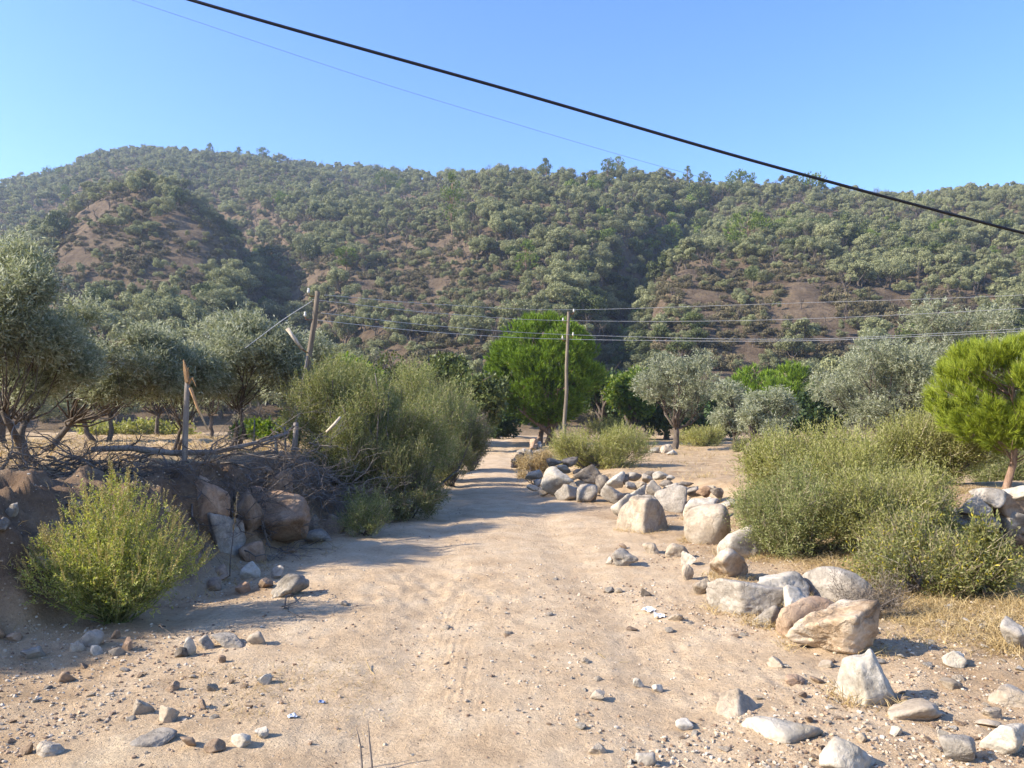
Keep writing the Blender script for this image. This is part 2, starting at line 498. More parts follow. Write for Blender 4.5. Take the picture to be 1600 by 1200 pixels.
def ground_mat():
    m, nt, N, Lk, P = new_mat("dry_earth")
    geo = N.new("ShaderNodeNewGeometry")
    zn = node(N, "ShaderNodeVertexColor", layer_name="zones")
    sp = N.new("ShaderNodeSeparateColor")
    Lk.new(zn.outputs["Color"], sp.inputs[0])
    tn = node(N, "ShaderNodeVertexColor", layer_name="tracks")
    tk = N.new("ShaderNodeSeparateColor")
    Lk.new(tn.outputs["Color"], tk.inputs[0])
    def nz(scale, detail=8, rough=0.65, vec=None):
        n = node(N, "ShaderNodeTexNoise", i_Scale=scale, i_Detail=detail, i_Roughness=rough)
        Lk.new(vec or geo.outputs["Position"], n.inputs["Vector"])
        return n
    def mix(f, a, b, blend='MIX'):
        x = node(N, "ShaderNodeMix", data_type='RGBA', blend_type=blend)
        if isinstance(f, float): x.inputs[0].default_value = f
        else: Lk.new(f, x.inputs[0])
        for i, c in ((6, a), (7, b)):
            if isinstance(c, tuple): x.inputs[i].default_value = (*c, 1)
            else: Lk.new(c, x.inputs[i])
        return x.outputs[2]
    def mapr(src, a, b, c, d):
        x = N.new("ShaderNodeMapRange")
        for i, v in enumerate((a, b, c, d)): x.inputs[i + 1].default_value = v
        Lk.new(src, x.inputs[0])
        return x.outputs[0]
    big, mid, fine = nz(0.35), nz(2.2), nz(26, 10, 0.75)
    road = ramp(N, [(0.3, (0.425, 0.298, 0.178)), (0.5, (0.53, 0.39, 0.246)), (0.7, (0.60, 0.465, 0.31))])
    Lk.new(mid.outputs[0], road.inputs[0])
    earth = ramp(N, [(0.3, (0.31, 0.208, 0.118)), (0.5, (0.43, 0.302, 0.18)), (0.7, (0.52, 0.384, 0.245))])
    Lk.new(mid.outputs[0], earth.inputs[0])
    hay = ramp(N, [(0.3, (0.27, 0.175, 0.085)), (0.5, (0.40, 0.285, 0.15)), (0.7, (0.50, 0.38, 0.215))])
    Lk.new(mid.outputs[0], hay.inputs[0])
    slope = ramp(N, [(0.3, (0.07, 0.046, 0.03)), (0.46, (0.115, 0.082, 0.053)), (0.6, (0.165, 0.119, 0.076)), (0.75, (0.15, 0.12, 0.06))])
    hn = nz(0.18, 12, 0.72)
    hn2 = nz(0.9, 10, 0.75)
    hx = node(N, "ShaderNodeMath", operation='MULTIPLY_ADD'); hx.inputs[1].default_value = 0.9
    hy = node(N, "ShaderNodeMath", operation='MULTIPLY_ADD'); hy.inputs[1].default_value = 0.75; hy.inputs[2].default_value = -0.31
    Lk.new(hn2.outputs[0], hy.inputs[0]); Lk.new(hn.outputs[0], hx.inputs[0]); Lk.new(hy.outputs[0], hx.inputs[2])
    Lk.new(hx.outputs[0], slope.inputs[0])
    c = mix(sp.outputs[0], earth.outputs[0], road.outputs[0])
    hm = node(N, "ShaderNodeMath", operation='MULTIPLY')
    Lk.new(sp.outputs[1], hm.inputs[0])
    Lk.new(mapr(big.outputs[0], 0.35, 0.6, 0.35, 1.0), hm.inputs[1])
    c = mix(hm.outputs[0], c, hay.outputs[0])
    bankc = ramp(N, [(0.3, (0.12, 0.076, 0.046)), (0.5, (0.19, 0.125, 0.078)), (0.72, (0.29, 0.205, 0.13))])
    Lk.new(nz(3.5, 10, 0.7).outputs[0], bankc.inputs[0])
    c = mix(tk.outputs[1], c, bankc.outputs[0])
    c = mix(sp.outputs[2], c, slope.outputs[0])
    # stray grit and chips of stone between the pebbles
    vo = node(N, "ShaderNodeTexVoronoi", i_Scale=34.0, i_Randomness=1.0)
    Lk.new(geo.outputs["Position"], vo.inputs["Vector"])
    grit = mapr(vo.outputs["Distance"], 0.16, 0.24, 1.0, 0.0)
    sel = node(N, "ShaderNodeSeparateColor")
    Lk.new(vo.outputs["Color"], sel.inputs[0])
    gt = mapr(sel.outputs[0], 0.62, 0.66, 0.0, 1.0)
    gm = node(N, "ShaderNodeMath", operation='MULTIPLY')
    Lk.new(grit, gm.inputs[0]); Lk.new(gt, gm.inputs[1])
    gn = node(N, "ShaderNodeMath", operation='MULTIPLY')
    Lk.new(gm.outputs[0], gn.inputs[0])
    one = mapr(sp.outputs[2], 0.0, 0.3, 0.8, 0.0)
    Lk.new(one, gn.inputs[1])
    gc = ramp(N, [(0.0, (0.2, 0.13, 0.08)), (0.5, (0.42, 0.32, 0.22)), (1.0, (0.58, 0.5, 0.4))])
    Lk.new(sel.outputs[1], gc.inputs[0])
    c = mix(gn.outputs[0], c, gc.outputs[0])
    hs = N.new("ShaderNodeHueSaturation")
    Lk.new(mapr(fine.outputs[0], 0.3, 0.7, 0.74, 1.22), hs.inputs["Value"])
    Lk.new(c, hs.inputs["Color"])
    Lk.new(hs.outputs[0], P.inputs["Base Color"])
    P.inputs["Roughness"].default_value = 0.95
    P.inputs["Specular IOR Level"].default_value = 0.1
    f2 = nz(70, 6, 0.7)
    a = node(N, "ShaderNodeMath", operation='MULTIPLY_ADD'); a.inputs[1].default_value = 0.5
    Lk.new(f2.outputs[0], a.inputs[0]); Lk.new(fine.outputs[0], a.inputs[2])
    b = node(N, "ShaderNodeMath", operation='MULTIPLY_ADD'); b.inputs[1].default_value = 0.5
    Lk.new(gn.outputs[0], b.inputs[0]); Lk.new(a.outputs[0], b.inputs[2])
    # tyre tread pressed into the dust
    wv = node(N, "ShaderNodeTexWave", wave_type='BANDS', bands_direction='X', i_Scale=5.5, i_Distortion=2.0, i_Detail=2.0)
    wv.inputs["Detail Scale"].default_value = 0.6
    Lk.new(geo.outputs["Position"], wv.inputs["Vector"])
    wm = node(N, "ShaderNodeMath", operation='MULTIPLY'); Lk.new(wv.outputs["Fac"], wm.inputs[0]); Lk.new(tk.outputs[0], wm.inputs[1])
    w2 = node(N, "ShaderNodeMath", operation='MULTIPLY_ADD'); w2.inputs[1].default_value = 0.15
    Lk.new(wm.outputs[0], w2.inputs[0]); Lk.new(b.outputs[0], w2.inputs[2])
    sb = node(N, "ShaderNodeBump", i_Distance=0.9)
    sn = nz(0.75, 10, 0.72)
    Lk.new(mapr(sp.outputs[2], 0.2, 1.0, 0.0, 1.0), sb.inputs["Strength"])
    Lk.new(sn.outputs[0], sb.inputs["Height"])
    bp = node(N, "ShaderNodeBump", i_Strength=0.85, i_Distance=0.035)
    Lk.new(sb.outputs[0], bp.inputs["Normal"])
    Lk.new(w2.outputs[0], bp.inputs["Height"])
    Lk.new(bp.outputs[0], P.inputs["Normal"])
    return m
M['ground'] = ground_mat()

# ------------------------------------------------------------------ the ground, the dirt track, the hillside: one sheet cut in three
def build_ground():
    fine = np.arange(-44, 44.01, 0.22)
    ang = np.radians(np.concatenate([np.arange(-180, -44.5, 2.5), fine, np.arange(46.5, 180, 2.5)]))
    rr = [0.8]
    while rr[-1] < 900:
        r = rr[-1]
        rr.append(r + (max(0.03, r * 0.0085) if r < 80 else (0.75 if r < 230 else (1.6 if r < 400 else 0.02 * r))))
    rr = np.array(rr)
    A, Rr = np.meshgrid(ang, rr)
    X, Y = Rr * np.sin(A), Rr * np.cos(A)
    Z = h(X, Y)
    nA, nR = len(ang), len(rr)
    V = np.stack([X.ravel(), Y.ravel(), Z.ravel()], 1)
    V = np.vstack([V, [[0, 0, float(h(0, 0))]]])
    i, j = np.meshgrid(np.arange(nR - 1), np.arange(nA), indexing='ij')
    k = (j + 1) % nA
    Q = np.stack([i * nA + j, i * nA + k, (i + 1) * nA + k, (i + 1) * nA + j], -1).reshape(-1, 4)[:, ::-1]
    cap = np.stack([np.full(nA, len(V) - 1), (np.arange(nA) + 1) % nA, np.arange(nA)], 1)[:, ::-1]
    xl, xr, xc, w = zones(V[:, 0], V[:, 1])
    x, y = V[:, 0], V[:, 1]
    nzv = 0.25 * fbm2(x * 0.8, y * 0.8, 71, 3)
    road = 1 - sm(0.75, 1.1, np.abs(x - xc) / w + nzv * 0.6)
    road = road * (1 - sm(60, 75, y))
    right = sm(-0.3, 1.0, x - xr + nzv)
    hay = np.clip(right * (1 - sm(12, 16, y)) + 0.6 * sm(1.2, 2.5, xl - x) + 0.4 * (1 - sm(3, 5.5, y)) * sm(0.2, 1.4, -x - 0.5), 0, 1)
    hay = np.maximum(hay, 0.35 * right)
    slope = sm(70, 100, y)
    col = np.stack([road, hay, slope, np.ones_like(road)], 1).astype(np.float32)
    off = x - xc
    tyre = np.maximum(gauss((x + 0.42 + 0.10 * (y - 5.5)) / 0.16) * sm(3.8, 4.6, y) * (1 - sm(6.3, 7.5, y)), np.maximum(0.3 * gauss((off - 0.85) / 0.16), 0.3 * gauss((off + 0.75) / 0.16)) * sm(8, 10, y))
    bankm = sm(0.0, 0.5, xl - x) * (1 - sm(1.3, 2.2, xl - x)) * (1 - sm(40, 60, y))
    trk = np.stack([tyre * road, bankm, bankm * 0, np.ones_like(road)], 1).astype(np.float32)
    qc = V[Q].mean(1)
    xl2, xr2, xc2, w2 = zones(qc[:, 0], qc[:, 1])
    in_road = (np.abs(qc[:, 0] - xc2) < w2) & (qc[:, 1] < 62) & (qc[:, 1] > -12)
    far = (qc[:, 1] > 88)
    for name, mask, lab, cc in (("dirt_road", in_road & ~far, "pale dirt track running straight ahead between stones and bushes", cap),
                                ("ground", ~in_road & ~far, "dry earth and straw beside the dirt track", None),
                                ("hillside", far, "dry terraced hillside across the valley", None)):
        F = [Q[mask]] + ([cap] if cc is not None else [])
        used, inv = np.unique(np.concatenate([f.ravel() for f in F]), return_inverse=True)
        out, o = [], 0
        for f in F:
            out.append(inv[o:o + f.size].reshape(f.shape)); o += f.size
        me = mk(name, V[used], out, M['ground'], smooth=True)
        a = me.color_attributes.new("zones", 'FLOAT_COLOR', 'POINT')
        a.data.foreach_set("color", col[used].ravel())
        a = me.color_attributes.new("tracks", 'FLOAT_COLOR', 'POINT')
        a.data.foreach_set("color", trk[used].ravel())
        tag(ob(name, me), lab, None, None, "structure")
build_ground()

# ------------------------------------------------------------------ rocks
_ico = {}
def ico(sub):
    if sub not in _ico:
        bm = bmesh.new()
        bmesh.ops.create_icosphere(bm, subdivisions=sub, radius=1)
        V = np.array([v.co[:] for v in bm.verts])
        F = np.array([[v.index for v in f.verts] for f in bm.faces])
        bm.free()
        _ico[sub] = (unit(V), F)
    return _ico[sub]

def rock_verts(seed, dims, sub=3, nplanes=12, sharp=14, amp=0.06, rise=0.0, planes=None):
    r = np.random.default_rng(seed)
    D, F = ico(sub)
    n = unit(r.normal(size=(nplanes, 3)) * np.array([1, 1, 0.9]))
    d = r.uniform(0.62, 1.0, nplanes)
    if planes:
        n = unit(np.array([p[:3] for p in planes])); d = np.array([p[3] for p in planes])
    dots = np.maximum(D @ n.T / d, 0)
    rad = (np.sum(dots ** sharp, 1) + 0.5 ** sharp) ** (-1 / sharp)
    o = r.uniform(-50, 50, 3)
    rad = rad * (1 + amp * sum(noise3(D[:, 0] * s + o[0], D[:, 1] * s + o[1], D[:, 2] * s + o[2], 3) / s ** 0.8 * 2 for s in (1.6, 3.3, 6.7, 13, 26)))
    V = D * rad[:, None]
    lo, hi = V.min(0), V.max(0)
    V = (V - (lo + hi) / 2) / (hi - lo) * np.asarray(dims)
    if rise:
        V[:, 2] += rise * V[:, 0]
    return V, F

def rock_mesh(seed, dims, mat, sub=3, **kw):
    V, F = rock_verts(seed, dims, sub, **kw)
    return mk("stone", V, [F], M[mat], smooth=(sub >= 4))

def boulder(u, vb, wpx, hpx, mat, name, label, seed, cat="rock", sink=0.3, rot=0.0, depth=0.8, group=None, Y=None, z=None, **kw):
    """a stone whose front foot stands on the ground point seen at (u, vb)"""
    if Y is None:
        p = at(u, vb)
    else:
        p = Vector((gx(u, Y), Y, float(h(gx(u, Y), Y)) if z is None else z))
    w, hh = wpx * p.y / 1200, hpx * p.y / 1200
    hh2 = hh * (1 + sink)
    dep = w * depth
    s = 5 if wpx > 55 else (4 if wpx > 25 else 3)
    me = rock_mesh(seed, (w, dep, hh2), mat, s, **kw)
    o = ob(name, me, None, (p.x, p.y + dep * 0.40, p.z + hh2 / 2 - hh * sink))
    o.rotation_euler = (0, 0, rot)
    return tag(o, label, cat, group)

# ------------------------------------------------------------------ plants
def lobe_shell(n, lobes, r, fill=0.35):
    """points and outward directions spread over the lobes: mostly near their skin"""
    c = np.array([l[0] for l in lobes]); rad = np.array([l[1] for l in lobes])
    if rad.ndim == 1: rad = np.stack([rad] * 3, 1)
    wgt = rad.prod(1) ** (2 / 3)
    k = r.choice(len(lobes), n, p=wgt / wgt.sum())
    d = unit(r.normal(size=(n, 3)))
    q = 1 - (1 - fill) * r.random(n) ** 1.8
    q = np.where(r.random(n) < 0.25, r.random(n) ** 0.5, q)
    P = c[k] + d * rad[k] * q[:, None]
    return P, d, k

def sprigs(P, Dir, nl, slen, L, W, r, spread=0.8, droop=0.0):
    """twigs with leaves: from each P along Dir"""
    n = len(P)
    Dir = unit(Dir)
    a = unit(np.cross(Dir, r.normal(size=Dir.shape)))
    t = (np.arange(nl) + 0.5) / nl
    sl = slen * r.uniform(0.6, 1.2, n)
    pos = P[:, None] + Dir[:, None] * (t[None, :, None] * sl[:, None, None])
    pos[:, :, 2] -= droop * (t ** 2)[None] * sl[:, None]
    b = np.cross(Dir, a)
    th = (np.arange(nl) * 2.4)[None] + r.uniform(0, 6.3, (n, 1))
    side = np.cos(th)[..., None] * a[:, None] + np.sin(th)[..., None] * b[:, None]
    ax = unit(Dir[:, None] * 0.8 + side * spread + r.normal(size=pos.shape) * 0.2)
    N = unit(np.cross(ax, r.normal(size=ax.shape)))
    Ls = L * r.uniform(0.7, 1.25, (n, nl))
    pos = pos + ax * Ls[..., None] * 0.5
    return cards(pos.reshape(-1, 3), ax.reshape(-1, 3), N.reshape(-1, 3), Ls.ravel(), W * r.uniform(0.75, 1.2, n * nl))

def merge(parts):
    """join (V, F) pairs whose faces have equal size"""
    V, F, o = [], [], 0
    for v, f in parts:
        V.append(v); F.append(f + o); o += len(v)
    return np.vstack(V), np.vstack(F)

def olive_lobes(r, zc, Rx, Ry, Rz, n, lr):
    out = []
    for i in range(n):
        d = unit(r.normal(size=3)); d[2] = d[2] * 0.9 + 0.1
        q = r.uniform(0.45, 0.85)
        c = np.array([d[0] * Rx * q, d[1] * Ry * q, zc + d[2] * Rz * q])
        s = lr * r.uniform(0.7, 1.25)
        out.append((c, (s * 1.05, s * 1.05, s * 0.85)))
    return out

def tree_limbs(r, lobes, base, fork, rad, stems=1, lean=0.0):
    """trunk(s) to a fork, then a limb into each lobe"""
    ts = []
    forks = []
    for s in range(stems):
        b = np.array(base) + (r.normal(size=3) * [rad * 1.2, rad * 1.2, 0] if stems > 1 else 0)
        f = np.array(fork) + (r.normal(size=3) * np.array([0.5, 0.5, 0.2]) * fork[2] if stems > 1 else 0)
        P = curve(b - np.array([0, 0, 0.15]), f, 0.07, 7, r)
        tr = rad * (1 if stems == 1 else 0.7)
        ts.append(tube(P, np.linspace(1.25, 0.75, 7) * tr, 8))
        forks.append((P[-1], P[4], tr))
    for c, _ in lobes:
        j = int(np.argmin([np.linalg.norm(f[0] - c) for f in forks]))
        f, f0, tr = forks[j]
        s = f + (f0 - f) * r.uniform(0, 0.6)
        P = curve(s, np.asarray(c), 0.10, 6, r)
        lf = min(1.0, (11 / len(lobes)) ** 0.7)
        ts.append(tube(P, np.linspace(0.55 * lf, 0.13 * lf, 6) * tr, 5))
        for q in range(3):
            e = np.asarray(c) + r.normal(size=3) * 0.15 * np.linalg.norm(np.asarray(c) - f)
            ts.append(tube(curve(P[r.integers(2, 5)], e, 0.1, 4, r), np.linspace(0.2 * lf, 0.06 * lf, 4) * tr, 4))
    return join_tubes(ts)

def olive(u, Y, wpx, vtop, vlow, label, seed, nleaf=9000, L=0.11, W=0.03, nlobe=14, stems=1, ubase=None, dy=0.0, rad=None,
          name="olive_tree", mat='olive', cat="olive tree", spread=0.85, up=0.35, nl=10, slen=0.3, group=None, lr=0.40, bark='bark'):
    r = np.random.default_rng(seed)
    ub = u if ubase is None else ubase
    bx, by = gx(ub, Y), Y
    bz = float(h(bx, by))
    Rx = wpx * Y / 2400
    zt, zl = zpx(vtop, Y + dy) - bz, zpx(vlow, Y + dy) - bz
    Rz = (zt - zl) / 2
    zc = (zt + zl) / 2
    ox = gx(u, Y) - bx
    lobes = olive_lobes(r, zc, Rx, Rx, Rz, nlobe, lr * min(Rx, Rz * 1.2))
    lobes = [(c + np.array([ox, dy, 0]), s) for c, s in lobes]
    t = thing(name, label, cat, (bx, by, bz), 0, group)
    rad = rad or 0.05 * zt
    V, F = tree_limbs(r, lobes, (0, 0, 0), (ox * 0.45, dy * 0.4, max(zl * 0.9, zt * 0.2)), rad, stems)
    ob("trunk", mk("trunk", V, F, M[bark], True), t)
    n = nleaf // nl
    P, d, k = lobe_shell(n, lobes, r)
    Dir = d * 0.9 + np.array([0, 0, up]) + r.normal(size=d.shape) * 0.45
    V, F = sprigs(P - unit(Dir) * slen * 0.5, Dir, nl, slen, L, W, r, spread)
    ob("crown", mk("crown", V, [F], M[mat]), t)
    return t

def bush(u, Y, wpx, vtop, label, seed, mat='broom', nleaf=30000, L=0.06, W=0.014, slen=0.35, up=0.9, nl=12, hw=None, dx=0, depth=0.9, name="bush",
         cat="bush", vlow=None, spread=0.7, stemmat='dead_wood', nst=26, zbase=None, skirt=0.0, wisps=0.35, group=None, nlobe=16, twigs=True):
    """a shrub of many thin upright twigs"""
    r = np.random.default_rng(seed)
    bx = gx(u, Y); bz = float(h(bx, Y)) if zbase is None else zbase
    Rx = wpx * Y / 2400
    Ry = Rx * depth
    zt = max(zpx(vtop, Y) - bz, 0.25)
    zl = 0.0 if vlow is None else zpx(vlow, Y) - bz
    t = thing(name, label, cat, (bx, Y, bz), 0, group)
    lobes = []
    for i in range(int(nlobe * 1.5)):
        a = r.uniform(0, 2 * np.pi); q = math.sqrt(r.random()) * 0.82
        hgt = zl + (zt - zl) * (0.14 + 0.70 * r.random() * (1 - 0.5 * q * q))
        s = r.uniform(0.17, 0.38) * Rx
        lobes.append((np.array([math.cos(a) * q * Rx, math.sin(a) * q * Ry, hgt]), (s, s * 0.9, min(s * 0.9, (zt - zl) * 0.3))))
    n = nleaf // nl
    P, d, k = lobe_shell(n, lobes, r, 0.2)
    P[:, 2] = np.maximum(P[:, 2], skirt + 0.05)
    out = unit(P - np.array([0, 0, zl + 0.1 * (zt - zl)]))
    Dir = out * 0.6 + d * 0.4 + np.array([0, 0, up * 0.7]) + r.normal(size=d.shape) * 0.55
    V, F = sprigs(P - unit(Dir) * slen * 0.5, Dir, nl, slen, L, W, r, spread)
    nw = int(n * wisps * 0.4)
    top = P[np.argsort(-(P[:, 2] + r.normal(size=n) * 0.25 * zt))[:nw]]
    V2, F2 = sprigs(top, np.array([0, 0, 1.0]) + r.normal(size=top.shape) * 0.35 + unit(top) * 0.3, nl, slen * 0.9, L * 0.8, W * 0.8, r, 0.25)
    V, F = merge([(V, F), (V2, F2)])
    ob("foliage", mk("foliage", V, [F], M[mat]), t)
    if twigs and nleaf > 7000:
        nt_ = int(nleaf / 28)
        k_ = r.choice(len(P), nt_)
        V, F = needles(P[k_] * 0.92, out[k_] * 0.8 + np.array([0, 0, 0.55]) + r.normal(size=(nt_, 3)) * 0.45, slen * r.uniform(0.5, 1.25, nt_), W * 0.6, r)
        ob("dry_sprays", mk("dry_sprays", V, [F], M['pale_twig']), t)
    ts = []
    for i in range(nst):
        c = lobes[i % len(lobes)][0]
        P = curve(np.append(r.normal(size=2) * Rx * 0.10, -0.05), c + r.normal(size=3) * Rx * 0.12, 0.09, 6, r)
        ts.append(tube(P, np.linspace(0.02, 0.005, 6) * max(0.8, Rx), 5))
    V, F = join_tubes(ts)
    ob("stems", mk("stems", V, F, M[stemmat], True), t)
    return t

def stone_pine(u, Y, wpx, vtop, vlow, label, seed, ntuft=1500, nn=18, L=0.26, W=0.02, mat='pine', trunk_r=0.09, stems=1, name="stone_pine", shape='round', up=0.7, ubase=None, group=None, base_z=None, nclump=48, clump=0.27):
    r = np.random.default_rng(seed)
    ub = u if ubase is None else ubase
    bx = gx(ub, Y); bz = float(h(bx, Y)) if base_z is None else base_z
    Rx = wpx * Y / 2400
    zt, zl = zpx(vtop, Y) - bz, zpx(vlow, Y) - bz
    ox = gx(u, Y) - bx
    t = thing(name, label, "pine tree", (bx, Y, bz), 0, group)
    # tufts clustered on clumps set over an egg
    ncl = nclump
    dc = unit(r.normal(size=(ncl, 3)))
    qc = np.where(r.random(ncl) < 0.8, r.uniform(0.80, 0.88, ncl), r.uniform(0.3, 0.78, ncl))
    if shape == 'cone':
        tz = (dc[:, 2] * qc + 1) / 2
        wz = (1 - tz) ** 0.75 * 1.15 + 0.06
        Pc = np.stack([dc[:, 0] * qc * Rx * wz, dc[:, 1] * qc * Rx * wz, zl + (zt - zl) * tz], 1)
    else:
        Pc = np.stack([dc[:, 0] * qc * Rx, dc[:, 1] * qc * Rx, (zt + zl) / 2 + dc[:, 2] * qc * (zt - zl) / 2], 1)
    kc = r.integers(ncl, size=ntuft)
    d = unit(r.normal(size=(ntuft, 3)) + np.array([0, 0, 0.25]))
    cs = Rx * clump * r.uniform(0.7, 1.25, ncl)
    P = Pc[kc] + d * cs[kc][:, None] * np.array([1, 1, 0.8]) * r.uniform(0.6, 1.0, (ntuft, 1))
    P[:, 0] += ox
    ctr = np.array([ox, 0, zl + (zt - zl) * 0.3])
    out = unit(P - ctr) * 0.6 + d * 0.5
    A = unit(out * 0.8 + np.array([0, 0, up]) + r.normal(size=P.shape) * 0.2)
    dirs = unit(A[:, None] * 1.0 + r.normal(size=(ntuft, nn, 3)) * 0.3)
    base = P[:, None] - A[:, None] * L * 0.5 + A[:, None] * (r.random((ntuft, nn, 1)) * L * 0.6)
    V, F = needles(base.reshape(-1, 3), dirs.reshape(-1, 3), L * r.uniform(0.6, 1.1, ntuft * nn), W, r)
    ob("crown", mk("crown", V, [F], M[mat]), t)
    ts = []
    top = np.array([ox, 0, zl + (zt - zl) * (0.75 if stems == 1 else 0.5)])
    trunks = []
    for s in range(stems):
        P0 = curve((r.normal() * trunk_r * (2 if stems > 1 else 0), 0, -0.15), top + r.normal(size=3) * Rx * (0.35 if stems > 1 else 0.03), 0.03, 9, r)
        trunks.append(P0)
        ts.append(tube(P0, np.linspace(1.15, 0.3, 9) * trunk_r * (1 if stems == 1 else 0.75), 9))
    sel = r.choice(ntuft, min(70, ntuft), replace=False)
    for i in sel:
        T = trunks[r.integers(len(trunks))]
        zz = np.clip((P[i][2] - 0.25 * (zt - zl)), T[2][2], T[-2][2])
        s0 = np.array([np.interp(zz, T[:, 2], T[:, 0]), np.interp(zz, T[:, 2], T[:, 1]), zz])
        ts.append(tube(curve(s0, P[i], 0.06, 5, r), np.linspace(0.22, 0.06, 5) * trunk_r, 4))
    V, F = join_tubes(ts)
    ob("trunk", mk("trunk", V, F, M['pine_bark'], True), t)
    return t

def broadleaf(u, Y, wpx, vtop, vlow, label, seed, mat='leafy', nleaf=5000, L=0.22, W=0.14, name="broadleaf_tree", nlobe=14, cat="tree", lr=0.42, up=0.2, group=None):
    return olive(u, Y, wpx, vtop, vlow, label, seed, nleaf, L, W, nlobe, name=name, mat=mat, cat=cat, spread=1.0, up=up, nl=6, slen=0.45, lr=lr, group=group)

# ------------------------------------------------------------------ middle distance and near plants
def build_plants():
    # olives on the bank field
    olive(35, 10.6, 250, 385, 668, "tall grey-green olive tree leaning over the brushwood on the bank", 1, 84000, 0.075, 0.018, 34, stems=2, ubase=45, rad=0.075, lr=0.27)
    olive(195, 12.6, 225, 516, 650, "low olive tree with a long slanting trunk beside the tall olive", 2, 36000, 0.085, 0.02, 22, lr=0.31, ubase=52, rad=0.055)
    olive(288, 14.0, 215, 518, 652, "olive tree standing straight behind the snapped post", 3, 36000, 0.09, 0.022, 22, lr=0.31, stems=2, ubase=262, rad=0.05)
    olive(388, 15.0, 200, 490, 650, "olive tree with wide drooping crown behind the fallen log", 4, 40000, 0.09, 0.023, 24, lr=0.31, stems=3, ubase=365, rad=0.05)
    olive(175, 25, 150, 540, 640, "small olive with a thin trunk deep in the straw field", 5, 9000, 0.15, 0.04, 10, ubase=172, rad=0.07)
    olive(95, 24, 170, 520, 640, "olive tree half hidden deep in the straw field behind the tall olive", 6, 9000, 0.15, 0.04, 10, ubase=150, rad=0.07)
    broadleaf(-5, 24, 150, 405, 650, "yellow-green leafy tree showing behind the tall olive at the frame edge", 7, 'leafy', 6000, 0.2, 0.12)
    olive(470, 24, 130, 520, 650, "grey olive tree behind the leaning pole", 8, 9000, 0.15, 0.04, 10, rad=0.07)
    olive(330, 30, 190, 500, 640, "olive tree far back in the straw field behind the snapped post", 9, 9000, 0.18, 0.045, 12, rad=0.08)
    olive(250, 34, 170, 530, 640, "furthest olive tree of the straw field", 10, 8000, 0.18, 0.045, 12, rad=0.08)
    olive(-210, 8.2, 260, 360, 640, "olive tree at the near end of the bank shading the slope", 11, 26000, 0.10, 0.026, 16, rad=0.09)
    olive(-1180, 4.9, 440, 285, 610, "olive tree beside the viewer shading the near foot of the bank", 15, 24000, 0.09, 0.022, 14, rad=0.09)
    # vine rows seen between trunks
    bush(400, 27, 75, 662, "bright green vine row seen between the olive trunks", 12, 'leafy', 5000, 0.14, 0.11, 0.25, 0.3, nl=6, spread=1.0, name="vine", cat="vine", nst=8)
    bush(430, 25, 70, 660, "bright green vine beside the thick post", 13, 'leafy', 5000, 0.14, 0.11, 0.25, 0.3, nl=6, spread=1.0, name="vine", cat="vine", nst=8)
    bush(215, 40, 200, 660, "pale green vine row at the back of the straw field", 14, 'yellow_bush', 4000, 0.18, 0.12, 0.25, 0.3, nl=6, spread=1.0, name="vine", cat="vine", nst=8)
    # bushes along the track
    bush(582, 13.6, 262, 560, "big olive-drab broom bush overhanging the track", 20, 'broom', 80000, 0.062, 0.013, 0.34, 0.75, nlobe=24, nst=40, vlow=745)
    bush(520, 16.5, 190, 555, "tall feathery bush behind the big broom bush near the leaning pole", 21, 'broom', 36000, 0.065, 0.015, 0.4, 0.9)
    bush(655, 17.5, 210, 556, "feathery yellowish bush next along the track after the big one", 22, 'broom', 50000, 0.065, 0.015, 0.4, 0.9, nlobe=20)
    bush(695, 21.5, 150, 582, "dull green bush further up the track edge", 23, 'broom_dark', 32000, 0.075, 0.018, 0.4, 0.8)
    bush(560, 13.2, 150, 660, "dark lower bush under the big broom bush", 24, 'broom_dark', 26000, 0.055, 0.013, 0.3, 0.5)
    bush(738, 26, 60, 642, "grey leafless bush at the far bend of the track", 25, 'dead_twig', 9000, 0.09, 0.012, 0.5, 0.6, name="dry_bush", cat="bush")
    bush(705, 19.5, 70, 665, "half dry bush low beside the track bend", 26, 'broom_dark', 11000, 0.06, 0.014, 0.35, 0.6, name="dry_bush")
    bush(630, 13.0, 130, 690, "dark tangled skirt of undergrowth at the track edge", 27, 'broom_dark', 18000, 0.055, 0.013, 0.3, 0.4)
    broadleaf(742, 36, 90, 556, 690, "dark leafy tree between the bushes and the round pine", 28, 'oak', 6000, 0.22, 0.14)
    broadleaf(700, 40, 110, 545, 680, "mid green tree behind the track bushes", 29, 'oak', 6000, 0.22, 0.14)
    broadleaf(505, 36, 50, 538, 680, "slim yellow-green tree behind the leaning pole", 30, 'leafy', 4000, 0.2, 0.12)
    broadleaf(560, 38, 110, 540, 680, "yellow-green leafy tree rising behind the feathery bushes", 31, 'leafy', 6000, 0.2, 0.12)
    broadleaf(630, 42, 120, 550, 680, "leafy tree low behind the yellowish track bush", 32, 'oak', 6000, 0.22, 0.13)
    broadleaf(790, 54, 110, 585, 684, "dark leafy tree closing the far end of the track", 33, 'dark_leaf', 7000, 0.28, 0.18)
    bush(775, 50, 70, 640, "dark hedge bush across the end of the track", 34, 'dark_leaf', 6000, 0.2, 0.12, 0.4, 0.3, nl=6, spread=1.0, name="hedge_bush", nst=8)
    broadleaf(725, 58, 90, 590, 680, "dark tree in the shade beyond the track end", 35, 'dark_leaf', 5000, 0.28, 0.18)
    # the pines
    stone_pine(852, 42, 184, 490, 668, "large bright green round stone pine behind the utility pole", 40, 11000, 14, 0.30, 0.036, trunk_r=0.2, stems=4, up=0.5, nclump=180, clump=0.19)
